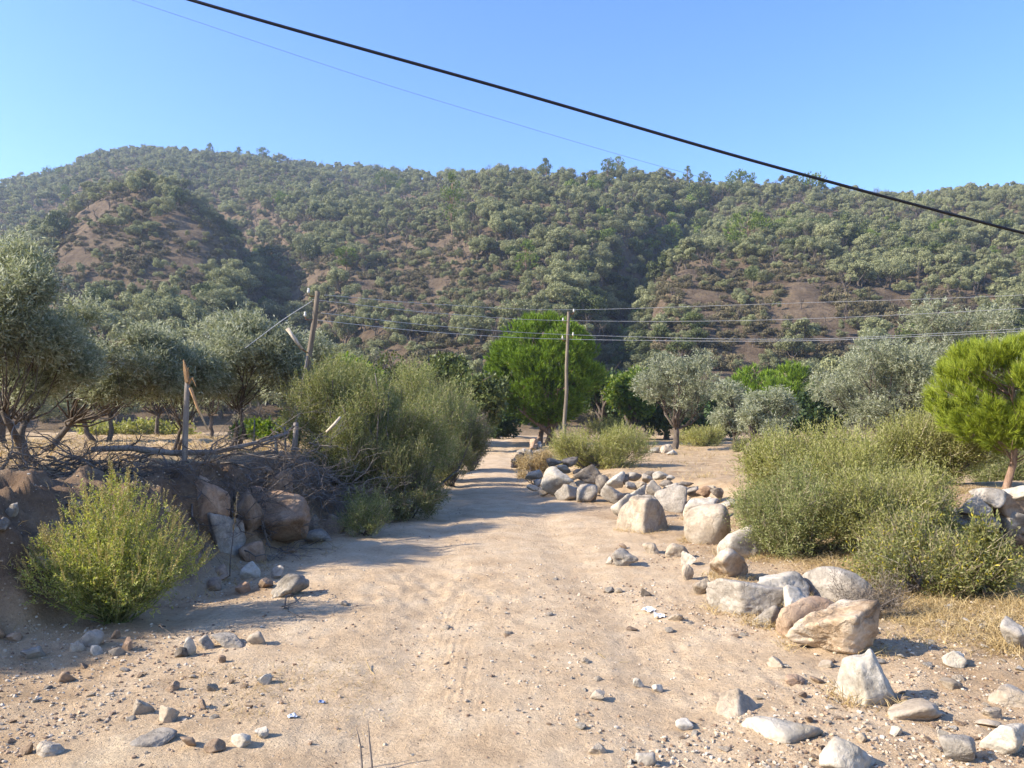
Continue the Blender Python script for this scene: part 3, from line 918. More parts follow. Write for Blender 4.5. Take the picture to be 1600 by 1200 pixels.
    stone_pine(1575, 10.2, 232, 522, 712, "young yellow-green stone pine growing above the stone wall", 41, 4200, 20, 0.13, 0.008, 'pine_young', trunk_r=0.045, up=0.75, ubase=1562, stems=1, nclump=130, clump=0.17)
    stone_pine(1182, 56, 84, 572, 640, "small bright stone pine behind the olives, nearer the utility pole", 42, 700, 14, 0.4, 0.05, trunk_r=0.13)
    stone_pine(1240, 52, 82, 568, 665, "darker stone pine right behind the slanting olive", 43, 800, 14, 0.4, 0.05, trunk_r=0.13)
    # trees of the field beyond the low wall
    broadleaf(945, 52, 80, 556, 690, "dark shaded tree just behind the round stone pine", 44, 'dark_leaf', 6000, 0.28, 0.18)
    broadleaf(988, 47, 88, 566, 668, "bright leafy fig tree between the round pine and the olive", 45, 'leafy', 6000, 0.24, 0.17)
    olive(1062, 33, 125, 540, 664, "silvery olive tree with a bare slanting trunk in the open field", 46, 16000, 0.15, 0.04, 18, ubase=1052, rad=0.13, lr=0.36)
    olive(1145, 41, 90, 588, 690, "olive tree in the shade behind the silvery one", 47, 9000, 0.2, 0.05, 12, rad=0.12)
    olive(1200, 27.5, 95, 598, 690, "small olive with a trunk leaning towards the yellow bushes", 48, 13000, 0.13, 0.034, 12, ubase=1163, rad=0.09)
    olive(1375, 28, 205, 532, 690, "broad silver olive spreading behind the yellow bushes", 49, 34000, 0.14, 0.036, 24, rad=0.14, lr=0.33)
    olive(1500, 36, 190, 462, 660, "tall pale olive rising behind the young pine", 50, 22000, 0.17, 0.045, 20, rad=0.16, lr=0.33)
    olive(1610, 38, 150, 500, 660, "pale olive tree partly behind the young pine crown at the frame edge", 51, 12000, 0.17, 0.045, 14, rad=0.16)
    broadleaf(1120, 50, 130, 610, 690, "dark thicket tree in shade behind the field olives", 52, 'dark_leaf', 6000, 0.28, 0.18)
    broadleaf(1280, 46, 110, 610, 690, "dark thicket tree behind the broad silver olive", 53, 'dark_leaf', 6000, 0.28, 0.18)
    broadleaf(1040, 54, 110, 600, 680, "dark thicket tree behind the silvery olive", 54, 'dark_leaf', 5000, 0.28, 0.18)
    broadleaf(1010, 60, 70, 590, 665, "leafy green tree far behind the fig tree", 55, 'oak', 5000, 0.28, 0.18)
    # low bushes of the field and the slope
    bush(932, 21, 165, 668, "rounded yellow-green broom bush behind the low stone wall", 60, 'yellow_bush', 42000, 0.06, 0.014, 0.32, 0.8, name="broom_bush")
    bush(838, 20, 62, 700, "dry straw-coloured bush beside the pole at the wall end", 61, 'straw', 9000, 0.06, 0.012, 0.3, 0.8, name="dry_bush")
    bush(1098, 38, 92, 668, "low flat broom bush in the field by the silvery olive", 62, 'yellow_bush', 14000, 0.09, 0.022, 0.4, 0.6, name="broom_bush")
    bush(1175, 30, 60, 690, "dark small bush at the foot of the leaning olive", 63, 'broom_dark', 8000, 0.08, 0.02, 0.3, 0.6, name="broom_bush")
    bush(950, 46, 90, 655, "low green bush beneath the fig tree", 64, 'yellow_bush', 9000, 0.10, 0.03, 0.4, 0.6, name="broom_bush")
    bush(1215, 21, 90, 690, "sunlit broom bush under the small leaning olive", 65, 'yellow_bush', 16000, 0.06, 0.015, 0.3, 0.8, name="broom_bush")
    bush(1295, 11.4, 270, 668, "wide yellow-green bush with tall seed spikes on the slope", 66, 'yellow_bush', 70000, 0.05, 0.0125, 0.3, 0.9, nlobe=24, wisps=0.5, name="broom_bush")
    bush(1440, 11.6, 240, 660, "dense yellow-green bush between the spiky bush and the young pine", 67, 'yellow_bush', 60000, 0.05, 0.0125, 0.3, 0.9, nlobe=24, name="broom_bush")
    bush(1255, 9.2, 215, 722, "twiggy thin bush spilling over the white boulder", 68, 'broom', 36000, 0.04, 0.010, 0.25, 0.7, wisps=0.4, name="broom_bush")
    bush(1375, 9.0, 240, 722, "mixed scrub bush in the middle of the slope", 69, 'yellow_bush', 42000, 0.045, 0.011, 0.26, 0.8, name="broom_bush")
    bush(1440, 7.3, 230, 800, "leafy mallow-like bush with yellowing leaves above the straw", 70, 'yellow_leaf', 17000, 0.042, 0.014, 0.26, 0.7, nl=8, spread=0.9, wisps=0.3, name="leafy_bush")
    bush(1535, 7.0, 60, 800, "thin leafy stems standing before the dark stone wall", 71, 'yellow_leaf', 2200, 0.055, 0.02, 0.25, 0.9, nl=8, spread=0.9, name="leafy_bush", nst=8)
    bush(1592, 8.2, 46, 868, "small leafy plant at the foot of the dark wall", 72, 'yellow_leaf', 1600, 0.045, 0.018, 0.2, 0.8, nl=8, spread=0.9, name="leafy_bush", nst=6)
    bush(1575, 14.5, 120, 700, "green bush in shade behind the young pine trunk", 73, 'broom', 26000, 0.06, 0.015, 0.3, 0.7, name="broom_bush")
    bush(1345, 6.6, 110, 905, "grey leafless twig bush over the round pale boulder", 74, 'dead_twig', 4200, 0.05, 0.004, 0.22, 0.5, name="dry_bush", nst=18)
    # plants on the near bank
    bush(572, 11.0, 95, 772, "small green shrub at the foot of the bank near the track", 75, 'broom', 9000, 0.035, 0.009, 0.2, 0.8, name="small_shrub", nst=12)
build_plants()

def weed():
    """the big bright weed: upright branches each set with small leaves and ending in a thin flower spike"""
    r = np.random.default_rng(90)
    Y = 6.3
    bx = gx(190, Y); bz = float(h(bx, Y))
    t = thing("weed", "big bright yellow-green weed with upright flower spikes on the near bank", "weed", (bx, Y, bz))
    zt = zpx(752, Y) - bz
    Rx = 270 * Y / 2400
    leaves, spikes, ts = [], [], []
    for i in range(190):
        a = r.uniform(0, 2 * np.pi); q = r.random() ** 0.6
        top = zt * (1.0 - 0.66 * q ** 1.4) * r.uniform(0.82, 1.04)
        e = np.array([math.cos(a) * q * Rx, math.sin(a) * q * Rx * 0.8, max(top, 0.1)])
        P = curve((r.normal() * 0.04, r.normal() * 0.04, 0), e, 0.06, 8, r)
        P[-2:, 2] += 0.02
        ts.append(tube(P, np.linspace(0.006, 0.0015, 8), 4))
        n = 14
        tt = np.linspace(0.3, 1.0, n)
        pp = np.stack([np.interp(tt * 7, range(8), P[:, k]) for k in range(3)], 1)
        axis = unit(P[-1] - P[-3]) * 0.6 + np.array([0, 0, 0.5])
        dd = unit(np.tile(unit(P[-1] - P[2]), (n, 1)) * 0.5 + r.normal(size=(n, 3)) * 0.55 + np.array([0, 0, 0.45]))
        leaves.append(sprigs(pp, dd, 12, 0.16, 0.028, 0.0095, r, 0.6))
        dd2 = unit(unit(P[-1] - P[2])[None] + np.array([[0, 0, 0.9]]) + r.normal(size=(2, 3)) * 0.2)
        spikes.append(sprigs(np.tile(P[-1], (2, 1)), dd2, 34, 0.17, 0.013, 0.007, r, 0.9))
    V, F = merge(leaves)
    ob("foliage", mk("foliage", V, [F], M['weed']), t)
    V, F = merge(spikes)
    ob("flower_spikes", mk("flower_spikes", V, [F], leaf_mat("flower_spike", [(0.22, 0.2, 0.06), (0.34, 0.28, 0.11), (0.4, 0.31, 0.15)], 0.3, 0.6, 0.1)), t)
    V, F = join_tubes(ts)
    ob("stems", mk("stems", V, F, M['broom'], True), t)
weed()

# ------------------------------------------------------------------ boulders and stones one can point at
def build_rocks():
    n = 100
    B = [  # u, v foot, width px, height px, material, name, label, extra
        (972, 776, 0, 0, None, None, None, {}),
        (1008, 832, 84, 54, 'st_beige', "boulder", "big beige boulder with one shaded face standing at the track edge by the wall", dict(planes=[(-.85, -.5, .10, .85), (.75, -.66, 0, .72), (.05, -.1, 1, .66), (.7, 0, .7, .74), (-.6, .2, .8, .86), (-.3, .9, .2, .8), (.9, .4, .2, .85), (0, 0, -1, .8)], sharp=12, amp=0.08)),
        (984, 812, 58, 52, 'st_white', "boulder", "sunlit pale boulder leaning right behind the big beige one", dict(nplanes=9, sharp=20)),
        (1052, 800, 54, 40, 'st_grey', "boulder", "smooth grey-beige boulder set in the wall behind the big beige one", dict(nplanes=8, sharp=8)),
        (1100, 812, 56, 32, 'st_white', "boulder", "low cracked whitish boulder under the loose wall stones", dict(nplanes=10, sharp=9)),
        (1112, 852, 76, 62, 'st_beige', "boulder", "smooth rounded cream boulder leaning beside the twiggy bush", dict(nplanes=16, sharp=4, amp=0.04)),
        (1172, 872, 90, 50, 'st_white', "boulder", "white boulder half covered by the twiggy bush", dict(nplanes=9, sharp=12)),
        (1148, 908, 64, 50, 'st_split', "boulder", "small cracked boulder with a dark face before the white boulder", dict(nplanes=9, sharp=16)),
        (1235, 868, 80, 56, 'st_grey', "boulder", "grey boulder deep inside the twiggy bush", dict(nplanes=9, sharp=12)),
        (1182, 962, 124, 52, 'st_grey', "boulder", "flat-topped grey slab beside the track edge", dict(nplanes=7, sharp=26, depth=0.7)),
        (1232, 948, 92, 44, 'st_white', "boulder", "pale flat boulder behind the grey slab", dict(nplanes=8, sharp=18)),
        (1245, 972, 42, 52, 'st_white', "boulder", "pale wedge-shaped stone standing upright against the pale flat boulder", dict(nplanes=7, sharp=24, rot=0.4)),
        (1200, 982, 42, 34, 'st_grey', "boulder", "small pale boulder in front of the grey slab", dict(nplanes=9, sharp=14)),
        (1325, 948, 96, 54, 'st_grey', "boulder", "round pale boulder under grey twigs at the foot of the bushes", dict(nplanes=8, sharp=7, amp=0.03)),
        (1275, 1000, 110, 62, 'st_orange', "boulder", "tan boulder joined behind the split one", dict(nplanes=8, sharp=10, depth=0.7)),
        (1322, 1032, 138, 86, 'st_split', "boulder", "large split boulder with a black weathered crest and rusty cavities", dict(nplanes=11, sharp=16, amp=0.09)),
        (1370, 1100, 92, 72, 'st_white', "boulder", "angular white-grey boulder in front of the split one", dict(planes=[(-.9, -.3, .2, .8), (.72, -.35, .62, .55), (.05, -.8, .6, .62), (0, .9, .4, .7), (-.25, 0, 1, .8), (0, 0, -1, .6), (.2, -.9, -.45, .72), (.95, .2, .1, .9)], sharp=34, amp=0.05)),
        (1437, 1130, 78, 26, 'st_beige', "rock", "smooth beige rock half buried before the angular white boulder", dict(nplanes=7, sharp=6, sink=0.5)),
        (1499, 1045, 38, 24, 'st_white', "rock", "white stone lying alone in the straw", dict(nplanes=8, sharp=18)),
        (1604, 1018, 60, 46, 'st_grey', "boulder", "bluish grey boulder cut by the frame edge in the straw", dict(nplanes=8, sharp=8)),
        (1600, 1108, 76, 26, 'st_beige', "rock", "flat cream rock at the frame edge below the straw", dict(nplanes=7, sharp=10, sink=0.4)),
        (1240, 1160, 120, 22, 'st_white', "rock", "long flat whitish rock buried flush with the dirt", dict(nplanes=7, sharp=8, sink=0.9)),
        (1165, 1118, 78, 26, 'st_beige', "rock", "flat tan rock buried in the dirt between two whitish ones", dict(nplanes=7, sharp=8, sink=0.8)),
        (1345, 1215, 110, 46, 'st_white', "rock", "whitish sloping rock at the bottom edge of the view", dict(nplanes=8, sharp=9, sink=0.5)),
        (1512, 1196, 64, 38, 'st_grey', "rock", "pale rough rock near the bottom corner", dict(nplanes=8, sharp=12, sink=0.3)),
        (1588, 1185, 74, 46, 'st_white', "rock", "white ridged rock in the bottom corner", dict(nplanes=8, sharp=14, sink=0.3)),
        # the left bank
        (322, 822, 52, 76, 'st_orange', "boulder", "tall tan boulder with a grey top on the bank behind the weed", dict(nplanes=8, sharp=24, sink=0.3)),
        (420, 848, 112, 84, 'st_orange', "boulder", "huge earth-coloured boulder embedded in the bank", dict(nplanes=10, sharp=14, sink=0.2, amp=0.07)),
        (372, 836, 60, 66, 'st_brown', "boulder", "brown boulder wedged beside the huge earth-coloured one", dict(nplanes=9, sharp=16, sink=0.3)),
        (345, 862, 62, 60, 'st_grey', "boulder", "grey slanting slab between the weed and the huge boulder", dict(nplanes=7, sharp=26, rot=0.5)),
        (430, 778, 40, 40, 'st_orange', "boulder", "tan boulder under the dead twigs on top of the bank", dict(nplanes=8, sharp=14)),
        (484, 840, 24, 36, 'st_dark', "rock", "dark stone in the shade just past the huge boulder", dict(nplanes=8, sharp=14)),
        (515, 834, 46, 28, 'st_brown', "rock", "brown angular stone by the small green shrub", dict(nplanes=8, sharp=22)),
        (493, 850, 46, 20, 'st_grey', "rock", "flat grey stone at the bank foot before the brown angular one", dict(nplanes=8, sharp=16)),
        (392, 880, 42, 32, 'st_orange', "rock", "tan block with a sunlit top at the bank foot", dict(nplanes=7, sharp=26)),
        (390, 904, 32, 24, 'st_white', "rock", "pale rounded stone just below the tan block", dict(nplanes=8, sharp=9)),
        (430, 905, 24, 20, 'st_grey', "rock", "bluish grey stone next to the pale rounded one", dict(nplanes=8, sharp=12)),
        (446, 934, 60, 32, 'st_grey', "rock", "pitted grey rock at the shadow edge by the broken twigs", dict(nplanes=9, sharp=9, amp=0.12)),
        (411, 922, 24, 16, 'st_brown', "rock", "brown stone touching the pitted grey rock", dict(nplanes=8, sharp=12)),
        (377, 928, 22, 16, 'st_orange', "rock", "rusty tan stone away from the pitted rock towards the weed", dict(nplanes=8, sharp=16)),
        (68, 890, 44, 18, 'st_grey', "rock", "grey stone on the bank at the weed's shaded flank", dict(nplanes=8, sharp=10)),
        (14, 808, 22, 22, 'st_grey', "rock", "small pale stone high on the bank at the frame edge", dict(nplanes=8, sharp=16)),
        (140, 1012, 32, 24, 'st_grey', "rock", "round grey stone topping the row below the weed", dict(nplanes=7, sharp=7)),
        (40, 1034, 36, 18, 'st_grey', "rock", "flat grey stone in the shade below the bank", dict(nplanes=8, sharp=14)),
        (117, 1020, 22, 14, 'st_beige', "rock", "tan stone in the row below the weed", dict(nplanes=8, sharp=12)),
        (148, 1024, 20, 14, 'st_white', "rock", "pale stone in front of the round grey one", dict(nplanes=8, sharp=12)),
        (178, 1000, 14, 14, 'st_brown', "rock", "brown upright stone below the weed", dict(nplanes=8, sharp=18)),
        (195, 1016, 18, 18, 'st_orange', "rock", "rusty blocky stone below the weed", dict(nplanes=8, sharp=18)),
        (180, 1026, 26, 12, 'st_beige', "rock", "flat beige stone at the end of the row below the weed", dict(nplanes=8, sharp=12)),
        (294, 1026, 20, 28, 'st_white', "rock", "pale knobbly upright stone at the shadow edge", dict(nplanes=9, sharp=12)),
        (318, 1016, 28, 20, 'st_grey', "rock", "bluish grey stone beside the pale knobbly one", dict(nplanes=9, sharp=14)),
        (352, 1012, 56, 16, 'st_grey', "rock", "long flat grey stone near the shadow edge", dict(nplanes=9, sharp=14)),
        (398, 1008, 28, 18, 'st_beige', "rock", "beige stone at the end of the long flat grey one", dict(nplanes=9, sharp=14)),
        (280, 1028, 22, 14, 'st_dark', "rock", "dark low stone before the pale knobbly one", dict(nplanes=9, sharp=12)),
        (96, 1068, 32, 18, 'st_brown', "rock", "brown stone lying in full sun below the bank", dict(nplanes=8, sharp=18)),
        (220, 1118, 32, 22, 'st_beige', "rock", "tan angular stone, upper of the sunlit pair", dict(nplanes=8, sharp=20)),
        (257, 1130, 30, 24, 'st_beige', "rock", "tan angular stone, lower of the sunlit pair", dict(nplanes=8, sharp=22)),
        (232, 1168, 62, 16, 'st_grey', "rock", "bluish grey rock buried flat below the sunlit pair", dict(nplanes=8, sharp=7, sink=0.6)),
        (37, 1180, 24, 18, 'st_brown', "rock", "round brown stone near the bottom edge", dict(nplanes=8, sharp=8)),
        (70, 1184, 38, 16, 'st_beige', "rock", "flat tan stone beside the round brown one", dict(nplanes=8, sharp=16)),
        (290, 1170, 28, 16, 'st_brown', "rock", "dark brown stone to the bare side of the buried grey rock", dict(nplanes=8, sharp=12)),
        (332, 1178, 34, 18, 'st_brown', "rock", "jagged brown stone near the tiny green sprout", dict(nplanes=9, sharp=20)),
        (372, 1168, 34, 16, 'st_white', "rock", "white flat stone near the bottom edge", dict(nplanes=8, sharp=16)),
        (406, 1158, 24, 16, 'st_white', "rock", "white blocky stone next to the white flat one", dict(nplanes=8, sharp=16)),
        (412, 1072, 22, 16, 'st_white', "rock", "white pointed stone alone on the straw", dict(nplanes=8, sharp=22)),
        (345, 1038, 14, 11, 'st_brown', "rock", "small brown stone throwing a shadow below the flat grey one", dict(nplanes=8, sharp=16)),
        (266, 1080, 22, 12, 'st_brown', "rock", "small brown stone above the sunlit pair", dict(nplanes=8, sharp=16)),
        (330, 1082, 18, 12, 'st_beige', "rock", "small pale stone between the sunlit pair and the white pointed one", dict(nplanes=8, sharp=16)),
        (313, 1110, 16, 14, 'st_brown', "rock", "small brown stone beside the sunlit pair", dict(nplanes=8, sharp=16)),
        # on the track's sunny side
        (978, 884, 40, 24, 'st_grey', "rock", "rough grey rock on the track below the big beige boulder", dict(nplanes=10, sharp=10, amp=0.12)),
        (953, 882, 12, 11, 'st_white', "rock", "small pale stone touching the rough grey rock", dict(nplanes=8, sharp=12)),
        (973, 857, 12, 7, 'st_brown', "rock", "small brown stone above the rough grey rock", dict(nplanes=8, sharp=12)),
        (1020, 866, 28, 16, 'st_beige', "rock", "pale flake with a dark side on the track edge", dict(nplanes=8, sharp=18)),
        (1060, 872, 38, 20, 'st_beige', "rock", "pale flat stone between the beige and the cream boulders", dict(nplanes=8, sharp=14)),
        (1078, 884, 24, 20, 'st_white', "rock", "whitish stone below the pale flat one", dict(nplanes=8, sharp=14)),
        (1076, 908, 20, 24, 'st_beige', "rock", "upright pale stone below the whitish one", dict(nplanes=8, sharp=16)),
        (953, 928, 16, 9, 'st_grey', "rock", "small grey stone out on the track", dict(nplanes=8, sharp=16)),
        (1010, 932, 18, 12, 'st_dark', "rock", "small dark stone out on the track", dict(nplanes=8, sharp=16)),
        (1100, 930, 30, 24, 'st_beige', "rock", "pale clod-like rock before the cracked boulder", dict(nplanes=9, sharp=10)),
        (1058, 973, 24, 12, 'st_beige', "rock", "tan stone among litter on the track edge", dict(nplanes=8, sharp=14)),
        (935, 1097, 24, 14, 'st_beige', "rock", "tan stone casting a short shadow in the gravelly part", dict(nplanes=8, sharp=18)),
        (1028, 1083, 18, 12, 'st_white', "rock", "bright white stone in the gravelly part", dict(nplanes=8, sharp=18)),
        (998, 1076, 18, 14, 'st_white', "rock", "whitish block in the gravelly part", dict(nplanes=8, sharp=18)),
        (1070, 1142, 28, 14, 'st_white', "rock", "whitish flake near the bottom of the gravelly part", dict(nplanes=8, sharp=14)),
        (935, 1180, 30, 14, 'st_beige', "rock", "tan wedge near the bottom of the gravelly part", dict(nplanes=8, sharp=20)),
        (1010, 1200, 30, 18, 'st_grey', "rock", "greyish lump at the very bottom of the gravelly part", dict(nplanes=9, sharp=12)),
        (1215, 1045, 24, 14, 'st_beige', "rock", "tan stone with a dark end below the split boulder", dict(nplanes=8, sharp=18)),
        (1244, 1070, 34, 10, 'st_orange', "rock", "long tan flake below the split boulder", dict(nplanes=8, sharp=18)),
        (1280, 1070, 22, 10, 'st_brown', "rock", "dark flake at the end of the long tan one", dict(nplanes=8, sharp=18)),
        (1294, 1045, 26, 10, 'st_beige', "rock", "pale flake just below the split boulder", dict(nplanes=8, sharp=18)),
        (1490, 1080, 30, 12, 'st_beige', "rock", "beige flake in the straw beyond the angular boulder", dict(nplanes=8, sharp=14)),
        (1412, 1102, 16, 12, 'st_brown', "rock", "reddish stone touching the angular white boulder", dict(nplanes=8, sharp=14)),
        (1555, 1125, 28, 14, 'st_beige', "rock", "cream stone close to the flat cream rock", dict(nplanes=8, sharp=14)),
        (1550, 1140, 36, 10, 'st_beige', "rock", "flat tan stone in the straw near the bottom corner", dict(nplanes=8, sharp=14)),
        (1404, 1152, 22, 14, 'st_white', "rock", "white rounded pebble-like stone between buried rocks", dict(nplanes=8, sharp=9)),
        (1350, 1162, 18, 16, 'st_beige', "rock", "tan cube-like stone above the whitish sloping rock", dict(nplanes=6, sharp=24)),
        (1475, 1160, 18, 16, 'st_white', "rock", "white lumpy stone above the pale rough rock", dict(nplanes=8, sharp=9)),
    ]
    for u, v, w, hh, m, nm, lab, kw in B:
        n += 1
        if not w: continue
        boulder(u, v, w, hh, m, nm, lab, n, "boulder" if nm == "boulder" else "rock", **kw)

    # the low loose wall across the field edge: one thing, each stone a part
    wl = at(845, 768); wr = at(1125, 800)
    t = thing("dry_stone_wall", "low tumbled wall of loose grey stones between the track and the field", "stone wall", wl)
    def stone(u, v, wpx, hpx, m, Y, seed, lab=None, **kw):
        x = gx(u, Y); w, hh = wpx * Y / 1200, hpx * Y / 1200
        z = zpx(v, Y)
        me = rock_mesh(seed, (w, w * 0.8, hh), m, 4 if wpx > 22 else 3, **kw)
        o = ob("stone", me, t, (x - wl.x, Y - wl.y, z - wl.z + hh / 2))
        o.rotation_euler = (0, 0, random.uniform(-0.5, 0.5))
        if lab: o["label"] = lab
    L = [(872, 775, 52, 46, 'st_white', 16.8, "white chalky block"), (922, 757, 48, 32, 'st_dark', 17.4, "dark brown rounded slab lying on top"),
         (885, 786, 38, 30, 'st_grey', 16.0, None), (918, 790, 36, 34, 'st_grey', 15.6, None), (955, 790, 36, 32, 'st_grey', 15.4, None),
         (960, 764, 32, 28, 'st_white', 16.2, "sunlit angular block"), (940, 772, 24, 30, 'st_dark', 16.4, None), (928, 770, 34, 8, 'st_brown', 16.6, "thin reddish slab"),
         (1022, 786, 26, 36, 'st_grey', 14.8, "flat stone standing on edge"), (900, 774, 22, 20, 'st_dark', 16.5, None),
         (834, 750, 26, 16, 'st_grey', 17.8, None), (842, 764, 22, 16, 'st_grey', 17.4, None), (862, 748, 24, 14, 'st_grey', 17.9, None), (880, 740, 28, 14, 'st_grey', 18.2, None),
         (832, 768, 20, 12, 'st_white', 17.2, None), (850, 776, 18, 10, 'st_beige', 16.9, None), (905, 742, 20, 10, 'st_dark', 18.0, None), (866, 730, 30, 14, 'st_dark', 18.4, None),
         (890, 730, 28, 16, 'st_dark', 18.4, None),
         (990, 752, 24, 14, 'st_grey', 16.4, None), (1008, 756, 20, 16, 'st_beige', 16.0, None), (1016, 748, 20, 12, 'st_dark', 16.2, None), (1030, 750, 24, 14, 'st_white', 16.0, None),
         (1002, 766, 22, 14, 'st_beige', 15.6, None), (1040, 762, 22, 12, 'st_dark', 15.8, None), (1052, 764, 26, 10, 'st_grey', 15.6, None), (1070, 762, 26, 10, 'st_dark', 15.6, None),
         (985, 766, 22, 14, 'st_grey', 15.8, None), (972, 758, 20, 18, 'st_dark', 16.2, None), (1012, 776, 20, 12, 'st_beige', 15.2, None),
         (1082, 778, 28, 18, 'st_grey', 14.6, None), (1098, 778, 24, 20, 'st_orange', 14.4, None), (1112, 770, 14, 12, 'st_white', 14.4, None), (1118, 782, 22, 20, 'st_dark', 14.2, None),
         (1108, 790, 20, 14, 'st_white', 14.0, None), (1080, 792, 24, 12, 'st_beige', 14.2, None), (1096, 794, 20, 12, 'st_white', 14.0, None), (1134, 792, 26, 12, 'st_white', 13.8, None),
         (1066, 770, 18, 10, 'st_grey', 15.2, None), (1046, 752, 14, 10, 'st_white', 15.9, None)]
    for i, (u, v, w, hh, m, Y, lab) in enumerate(L):
        stone(u, v, w, hh, m, Y, 400 + i, lab, nplanes=9, sharp=13)

    # rubble heap at the far end of the wall beneath the round pine
    p = Vector((gx(832, 27), 27, float(h(gx(832, 27), 27))))
    t2 = thing("rubble_heap", "heap of reddish rubble stones at the track bend under the round pine", "stone heap", p)
    rr = np.random.default_rng(77)
    for i in range(34):
        a, q = rr.uniform(0, 6.28), rr.random() ** 0.7
        s = rr.uniform(0.22, 0.55)
        me = rock_mesh(500 + i, (s, s * 0.8, s * 0.65), rr.choice(['st_grey', 'st_orange', 'st_beige', 'st_dark']), 3, nplanes=9, sharp=13)
        o = ob("stone", me, t2, (math.cos(a) * q * 0.75, math.sin(a) * q * 1.3, 0.1 + 0.75 * (1 - q) + rr.uniform(-0.05, 0.1)))
        o.rotation_euler = (rr.uniform(-.4, .4), rr.uniform(-.4, .4), rr.uniform(0, 3))
    p = at(1040, 708)
    for i, (u, v, w, hh, m, lab) in enumerate([(1022, 708, 20, 9, 'st_white', "flat white stone, nearer the pole, at the silvery olive's foot"), (1042, 708, 20, 14, 'st_beige', "pale pointed stone against the silvery olive's trunk"),
                                   (1052, 711, 18, 8, 'st_white', "low white stone before the silvery olive's trunk")]):
        boulder(u, v, w, hh, m, "rock", lab, 560 + i)

    # the dark wall at the frame edge
    Yw = 9.35
    b = Vector((gx(1490, Yw), Yw, 0.0))
    t3 = thing("stone_wall", "dark shaded dry stone wall below the young pine", "stone wall", b)
    i = 0
    for row, (z0, hh) in enumerate(((-0.25, 0.3), (0.0, 0.3), (0.25, 0.28), (0.48, 0.26))):
        x = -0.05 + 0.1 * (row % 2) + (0.0 if row < 2 else 0.05)
        while x < 3.2:
            w = rr.uniform(0.26, 0.5)
            me = rock_mesh(600 + i, (w * 1.08, 0.5, hh * 1.12), rr.choice(['st_dark', 'st_grey', 'st_dark', 'st_brown']), 4, nplanes=9, sharp=16)
            ob("stone", me, t3, (x + w / 2, rr.uniform(-0.04, 0.06) - 0.10 * (x / 3.2), z0 + hh / 2))
            x += w; i += 1
    zt = 0.72
    for dx, dz, w, hh, m in ((0.10, -0.12, .36, .24, 'st_grey'), (0.32, -0.02, .34, .24, 'st_grey'), (0.72, 0.04, .5, .2, 'st_white'), (1.15, 0.06, .38, .24, 'st_grey'), (0.12, -0.34, .46, .22, 'st_grey'), (1.5, 0.1, .4, .2, 'st_grey')):
        me = rock_mesh(700 + i, (w, 0.42, hh), m, 4, nplanes=9, sharp=16)
        ob("stone", me, t3, (dx, -0.08, zt + dz)); i += 1
build_rocks()

# ------------------------------------------------------------------ loose stones on the ground (each its own) and the gravel between
def loose_stones():
    r = np.random.default_rng(123)
    kinds = [('st_beige', "small beige stone lying loose on the dirt", "small beige stones strewn over the track"),
             ('st_white', "small whitish stone lying loose on the dirt", "small whitish stones strewn over the track"),
             ('st_brown', "small brown stone lying loose on the dirt", "small brown stones strewn over the track"),
             ('st_grey', "small grey stone lying loose on the dirt", "small grey stones strewn over the track")]
    protos = []
    for ki, (m, lab, grp) in enumerate(kinds):
        for j in range(4):
            s = r.uniform(0.8, 1.1)
            protos.append((ki, rock_mesh(800 + ki * 10 + j, (1.0, s * 0.8, s * 0.55), m, 3, nplanes=8, sharp=16)))
    n = 0
    while n < 290:
        u, v = r.uniform(-20, 1620), 850 + 360 * r.random() ** 0.7
        dens = 0.15 + 0.85 * sm(820, 1050, u) * sm(880, 1050, v) + 0.55 * (1 - sm(250, 520, u)) * sm(1000, 1080, v) + 0.4 * sm(950, 1080, u)
        if r.random() > dens: continue
        p = at(u, v)
        if p.y > 20 or r.random() > 0.15 + 0.85 * float(sm(-0.3, 0.3, fbm2(p.x * 1.1, p.y * 1.1, 5, 2))): continue
        size = (5 + 15 * r.random() ** 2.6) * p.y / 1200
        ki, me = protos[r.integers(len(protos))]
        o = ob("loose_stone", me, None, (p.x, p.y, p.z + size * 0.12))
        o.scale = (size, size, size * r.uniform(0.7, 1.1))
        o.rotation_euler = (r.normal() * 0.15, r.normal() * 0.15, r.uniform(0, 6.28))
        tag(o, kinds[ki][1], "stone", kinds[ki][2])
        n += 1
loose_stones()

def bank_stones():
    r = np.random.default_rng(88)
    for i in range(70):
        Y = r.uniform(5.2, 15)
        x = float(np.interp(Y, XL_Y, XL_X)) - r.uniform(-0.25, 1.3)
        s = r.uniform(0.06, 0.26) * (0.6 + 0.4 * r.random())
        me = rock_mesh(1300 + i, (s, s * 0.8, s * 0.7), ['st_brown', 'st_orange', 'st_grey', 'st_dark'][i % 4], 4 if s > 0.14 else 3, nplanes=9, sharp=15)
        o = ob('bank_stone', me, None, (x, Y, float(h(x, Y)) + s * 0.1))
        o.rotation_euler = (r.normal() * 0.3, r.normal() * 0.3, r.uniform(0, 6.28))
        tag(o, 'earth-stained stone half sunk in the shaded bank', 'stone', 'stones sunk in the bank')
bank_stones()

